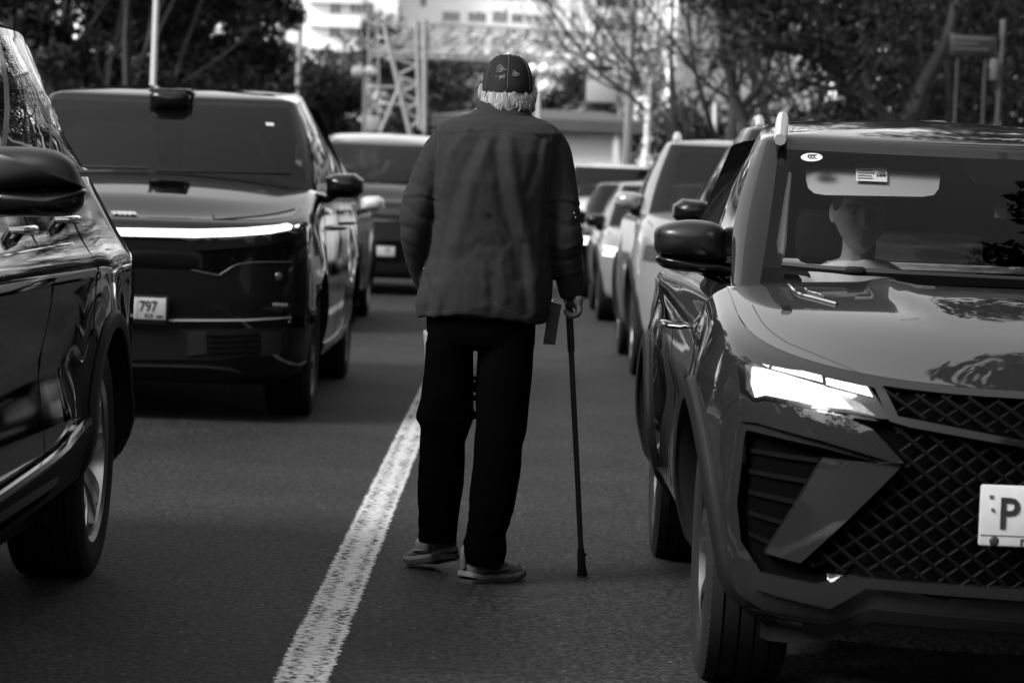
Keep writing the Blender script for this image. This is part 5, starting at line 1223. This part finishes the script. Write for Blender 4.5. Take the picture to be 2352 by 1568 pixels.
m = MB(); m.sph(c0+Vector((0, .02, .111)), (.008, .008, .004), 12, 6); m.build('cap_button', mat('button_pale', .4, .5), cap)
m = MB(); rows = []
for i in range(9):
    f = i/8; rows.append([Vector((c0.x+.075*s_*math.sin(math.acos(min(1, f*.98)))**.7, c0.y+.085+.085*f-.02*abs(s_)**2*0, c0.z-.006-.02*f-.012*s_*s_+dz)) for s_, dz in [(-1+2*j/8, 0) for j in range(9)]]+[Vector((c0.x+.075*s_*math.sin(math.acos(min(1, f*.98)))**.7, c0.y+.085+.085*f, c0.z-.011-.02*f-.012*s_*s_)) for s_ in [1-2*j/8 for j in range(9)]])
m.grid(rows, closed=True); m.build('brim', CAP, cap, 60)
m = MB()
rng = random.Random(3)
def on_cap(px, py):
    a = (q(px, py).x-c0.x)/.083; zz = (q(px, py, 0).z-c0.z+.004)/.1125; t = math.asin(max(0, min(.98, zz))); rr = math.cos(t)**.62; sx_ = max(-.98, min(.98, a/rr)); return Vector((c0.x+.0822*rr*sx_, c0.y-.1040*rr*math.sqrt(1-sx_*sx_)+.02*math.sin(t), c0.z-.004+.1125*math.sin(t)))
for (a, b, ra, rb) in ((1152, 160, 10, 9), (1152, 178, 7, 4), (1186, 172, 9, 7)):
    for _ in range(26):
        u, v = a+rng.gauss(0, ra*.5), b+rng.gauss(0, rb*.5); m.sph(on_cap(u, v), (.0035, .0012, .0028), 6, 4)
m.build('cap_print', mat('print_dull', .05, .7), cap)
# hair: grey locks hanging from under the cap
HR = leafmat('hair_grey', .26); HRD = mat('hair_shadow', .2, .7)
mb = MB(); rng = random.Random(9)
mb2 = MB(); mb2.sph(q(1164, 220, .075), (.078, .097, .052), 24, 14); finish(organic(mb2, .006, 1), 'hair', mat('hair_base', .12, .7, var=.5, vscale=40, stretch=(1, 1, .25)), man, lambda p, n: .004*noise.noise(Vector((p.x*60, p.y*60, p.z*15))))
CL = {}
for i in range(900):
    a = rng.uniform(-3.35, .28); ck = int(a*7); CL.setdefault(ck, (rng.uniform(-.011, .011), rng.uniform(.75, 1.25), rng.uniform(-.008, .010)))
    wv, lk, fl = CL[ck]; z0 = rng.random()
    st_ = Vector((c0.x+.077*math.cos(a), c0.y+.098*math.sin(a), c0.z-.004-.020*z0))
    left = max(0, -math.cos(a)); L_ = (.048+.026*rng.random()+.026*left*rng.random())*lk; out = Vector((math.cos(a), math.sin(a)*.7, 0)); wv += rng.uniform(-.004, .004)
    if math.cos(a) > .80 and rng.random() < .7: continue
    o3 = -.012+fl+.030*left**3*rng.random()
    pts = [st_, st_+out*.007+Vector((wv*.5, 0, -L_*.3)), st_+out*.006+Vector((-wv*.6, 0, -L_*.62)), st_+out*(.002+o3*.5)+Vector((wv*.5, 0, -L_*.85)), st_+out*o3+Vector((wv*1.4, 0, -L_))]
    mb.tube(spline(pts, 3), [lerp(.0022, .0006, k/12) for k in range(13)], 3, cap=False)
mb.build('hair', HR, man, 60, weld=False)
# shoes
SH = mat('shoe_knit', .06, .8, var=.35, vscale=40, bump=.4, bscale=220, bdist=.002); SOLE = mat('shoe_sole', .03, .7); MID = mat('shoe_piping', .12, .7, var=.3, vscale=30)
def shoe(heel, yaw, pitch):
    M = Matrix.Translation(heel) @ Matrix.Rotation(yaw, 4, 'Z') @ Matrix.Rotation(pitch, 4, 'X') @ Matrix.Diagonal((1.08, .86, 1.22, 1))
    mb = MB(); rows = []
    for (y, hw, h, zb_) in ((-.012, .018, .055, .02), (0, .031, .078, .016), (.03, .036, .086, .014), (.07, .037, .088, .014), (.11, .038, .082, .014), (.15, .043, .066, .014), (.19, .047, .052, .014), (.23, .046, .044, .016), (.262, .036, .036, .020), (.282, .018, .026, .024)):
        r_ = []
        for k in range(22):
            a = 2*math.pi*k/22; x = hw*math.copysign(abs(math.cos(a))**.75, math.cos(a)); z = zb_+(h-zb_)*(.5+.5*math.copysign(abs(math.sin(a))**.75, math.sin(a))); r_.append(M @ Vector((x*(1-.25*max(0, math.sin(a))), y, z)))
        rows.append(r_)
    mb.grid(rows, closed=True); mb.f.append(tuple(range(22))); mb.m.append(0); mb.f.append(tuple(9*22+k for k in range(22))); mb.m.append(0)
    s = mb.build('shoe', SH, man, 60)
    out = [(-.018, 0), (-.012, .03), (.03, .038), (.10, .036), (.15, .044), (.20, .05), (.245, .045), (.275, .028), (.290, 0)]
    o2 = [Vector((b, a, 0)) for a, b in out]+[Vector((-b, a, 0)) for a, b in out[::-1][1:-1]]; o2 = spline(o2, 3, True)
    mb = MB(); mb.grid([[M @ (v*.90+Vector((0, .01, z*1.0+.012*max(0, (v.y-.2))/.09))) if z < .002 else M @ (v+Vector((0, 0, z+.014*max(0, v.y-.2)/.09))) for v in o2] for z in (0.0, .004, .012, .016)], closed=True)
    n_ = len(o2); mb.f.append(tuple(range(n_))); mb.m.append(0); mb.build('sole', SOLE, s, 50)
    mb = MB(); mb.grid([[M @ (v*k+Vector((0, 0, z+.014*max(0, v.y-.2)/.09+.010*max(0, .05-v.y)/.06))) for v in o2] for z, k in ((.012, .98), (.017, 1.0), (.022, .98), (.025, .93))], closed=True); mb.build('midsole', MID, s, 60)
    mb = MB(); mb.tube([M @ Vector(p) for p in ((0, -.014, .045), (0, -.020, .07), (0, -.020, .092), (0, -.012, .104), (0, .002, .098), (0, .006, .085))], [.009, .010, .010, .009, .008, .007], 8); mb.build('heel_tab', mat('heel_webbing', .09, .7, var=.3, vscale=60), s, 60)
    mb = MB(); 
    for sx in (1, -1): mb.tube([M @ Vector(p) for p in ((sx*.030, .005, .070), (sx*.041, .05, .040), (sx*.045, .10, .036), (sx*.047, .16, .040))], .003, 6)
    mb.build('side_trim', MID, s, 60)
shoe(Vector((q(1030, 1290, .0).x, .17, .050)), R(33), R(-13))
shoe(Vector((q(1072, 1325, .0).x, -.02, .0)), R(-46), 0)
# cane
cg = P(1310, 703, YM+.06); cane = empty('walking_cane', (P(1337, 1316, 9.30).x, 9.30, 0)); tag(cane, 'dark adjustable walking cane with a rubber tip, held in the right hand', 'cane')
def cp(px, py, Y): return P(px, py, Y)-cane.location
Yc = lambda py: lerp(YM+.06, 9.30, (py-703)/(1316-703))
A_, B_ = cp(1307, 705, Yc(705)), cp(1337.5, 1318, 9.30); B_.z = 0.0
def at_(py): return A_.lerp(B_, (py-705)/(1318-705))
CM = mat('cane_metal', .07, .32, metal=.8); m = MB(); m.tube([at_(800), at_(1262)], .0092, 16); m.build('shaft', CM, cane)
m = MB(); m.tube([at_(726), at_(802), at_(804)], [.0118, .0118, .0098], 16); m.build('upper_tube', mat('cane_black', .012, .4, coat=.4), cane)
m = MB(); m.tube([at_(708), at_(728)], .0126, 16); m.build('collar', CHR, cane)
m = MB(); hp = at_(702); m.tube(spline([hp+Vector((0, -.060, -.004)), hp+Vector((0, -.03, .006)), hp+Vector((0, .0, .008)), hp+Vector((0, .05, .004)), hp+Vector((0, .075, -.012))], 4), [.009, .0115, .013, .014, .014, .014]+[.0135]*7+[.012]*4, 12); m.build('handle', BLK, cane)
m = MB(); m.tube([at_(1252), at_(1262), at_(1264), at_(1290), at_(1300), at_(1316), at_(1318)], [.0115, .0125, .0135, .0135, .015, .0185, .017], 18); m.sph(at_(1266)+Vector((.015, 0, 0)), .0045, 8, 6); m.build('tip', RUB, cane)
# ======== people in the cars
def sitter(car, x, y, zc, label, shirt, hair, s=1.0, w=.19, glow=1, hat=False):
    e = empty('person', car.root.matrix_basis @ Vector((0, 0, 0))); e.location = Vector(car.root.location)+Vector((x, y, 0)); tag(e, label, 'person')
    mb = MB(); c_ = (0, 0, zc); head(mb, c_, s, f=-1, pitch=0)
    mb.tube([(0, .02, zc-.07), (0, .025, zc-.11), (0, .035, zc-.17)], [.050, .050, .058], 14)
    loft(mb, [ring(0, .04, zc-a, rx, ry, 26, .9) for a, rx, ry in ((.135, .055, .05), (.150, .10, .065), (.175, .14, .08), (.22, w-.015, .10), (.40, w-.03, .11), (.58, w-.03, .11), (.66, w-.02, .13))])
    for sx in (1, -1):
        sh = Vector((sx*(w-.015), .03, zc-.215)); el = Vector((sx*(w+.05), -.02, zc-.47)); wr_ = Vector((sx*.12, -.24, zc-.56)); mb.tube(spline([sh, el, wr_], 4), [.048, .045, .042, .040, .038, .035, .032, .029, .026], 10)
        mb.sph(wr_+Vector((0, -.04, 0)), (.036, .045, .018), 10, 8)
        for i in range(4): mb.tube([wr_+Vector((-.026+i*.017, -.07, 0)), wr_+Vector((-.028+i*.018, -.105, .002)), wr_+Vector((-.028+i*.018, -.125, -.012))], [.009, .008, .007], 7)
        mb.tube([wr_+Vector((-sx*.03, -.03, 0)), wr_+Vector((-sx*.05, -.06, .0)), wr_+Vector((-sx*.055, -.085, .0))], [.011, .010, .008], 7)
    for sx in (1, -1): mb.tube([(sx*.09, .02, zc-.64), (sx*.11, -.38, zc-.62), (sx*.11, -.45, zc-.95)], [.075, .06, .04], 10)
    finish(organic(mb, .0046, 1), 'body', SKIN, e)
    mb = MB()
    loft(mb, [ring(0, .04+dy, zc-a, rx, ry, 30, .9) for a, rx, ry, dy in ((.138, .072, .068, .0), (.152, .110, .078, 0), (.178, .150, .092, 0), (.22, w, .115, 0), (.40, w-.01, .125, 0), (.58, w-.01, .13, 0), (.66, w, .14, 0))])
    for sx in (1, -1): mb.tube([(sx*(w-.035), .03, zc-.215), (sx*(w+.03), .0, zc-.36), (sx*(w+.05), -.01, zc-.43)], [.060, .064, .066], 14)
    finish(organic(mb, .006, 2), 'shirt', shirt, e, lambda p, n: .008*noise.noise(Vector((p.x*9+p.z*16, p.y*6, p.z*5)))+.004*(1-2*abs(noise.noise(Vector((p.x*24, p.y*10, p.z*12))))))
    # eyes and brows
    for sx in (1, -1):
        m = MB(); m.sph((sx*.031*s, -.079*s, zc+.010*s), .0125*s, 12, 8, mi=0); m.sph((sx*.031*s, -.0865*s, zc+.010*s), (.0062*s, .0055*s, .0062*s), 10, 6, mi=1); m.build('eye', [mat('eye_white', .22, .3), mat('eye_iris', .03, .1)], e)
        m = MB(); m.tube([(sx*(.014+.010*i)*s, (-.1005+.0035*i*i*.6)*s, zc+(.031+.002*math.sin(i))*s) for i in range(5)], [.003, .0038, .0038, .003, .0015], 6); m.build('eyebrow', hair, e)
    mb = MB(); mb.sph((0, .020*s, zc+.036*s), (.087*s, .103*s, .096*s), 24, 16)
    finish(organic(mb, .007, 1), 'hair', hair, e, lambda p, n: .006*noise.noise(Vector((p.x*50, p.y*50, p.z*30)))-.03*ss(.02, -.06, p.z-zc))
    return e
HRK = mat('hair_dark', .02, .6)
pf = P(1977, 494, 8.70)
sitter(R1, pf.x-1.36, 8.70-6.57, pf.z, 'young passenger in a pale t-shirt under the sun visor of the nearest right car', mat('tshirt_pale', .6, .8), HRK, 1.0, .175)
sitter(R1, .36, 2.28, pf.z-.02, 'driver of the nearest right car, only one pale shoulder in the frame', mat('shirt_pale', .35, .8), HRK, .95, .19)
sitter(L1, .36, 2.95, P(525, 368, 17.55).z, 'dimly seen driver with dark hair behind the windshield above the light bar', mat('shirt_dark', .10, .8), HRK, 1.0, .20)
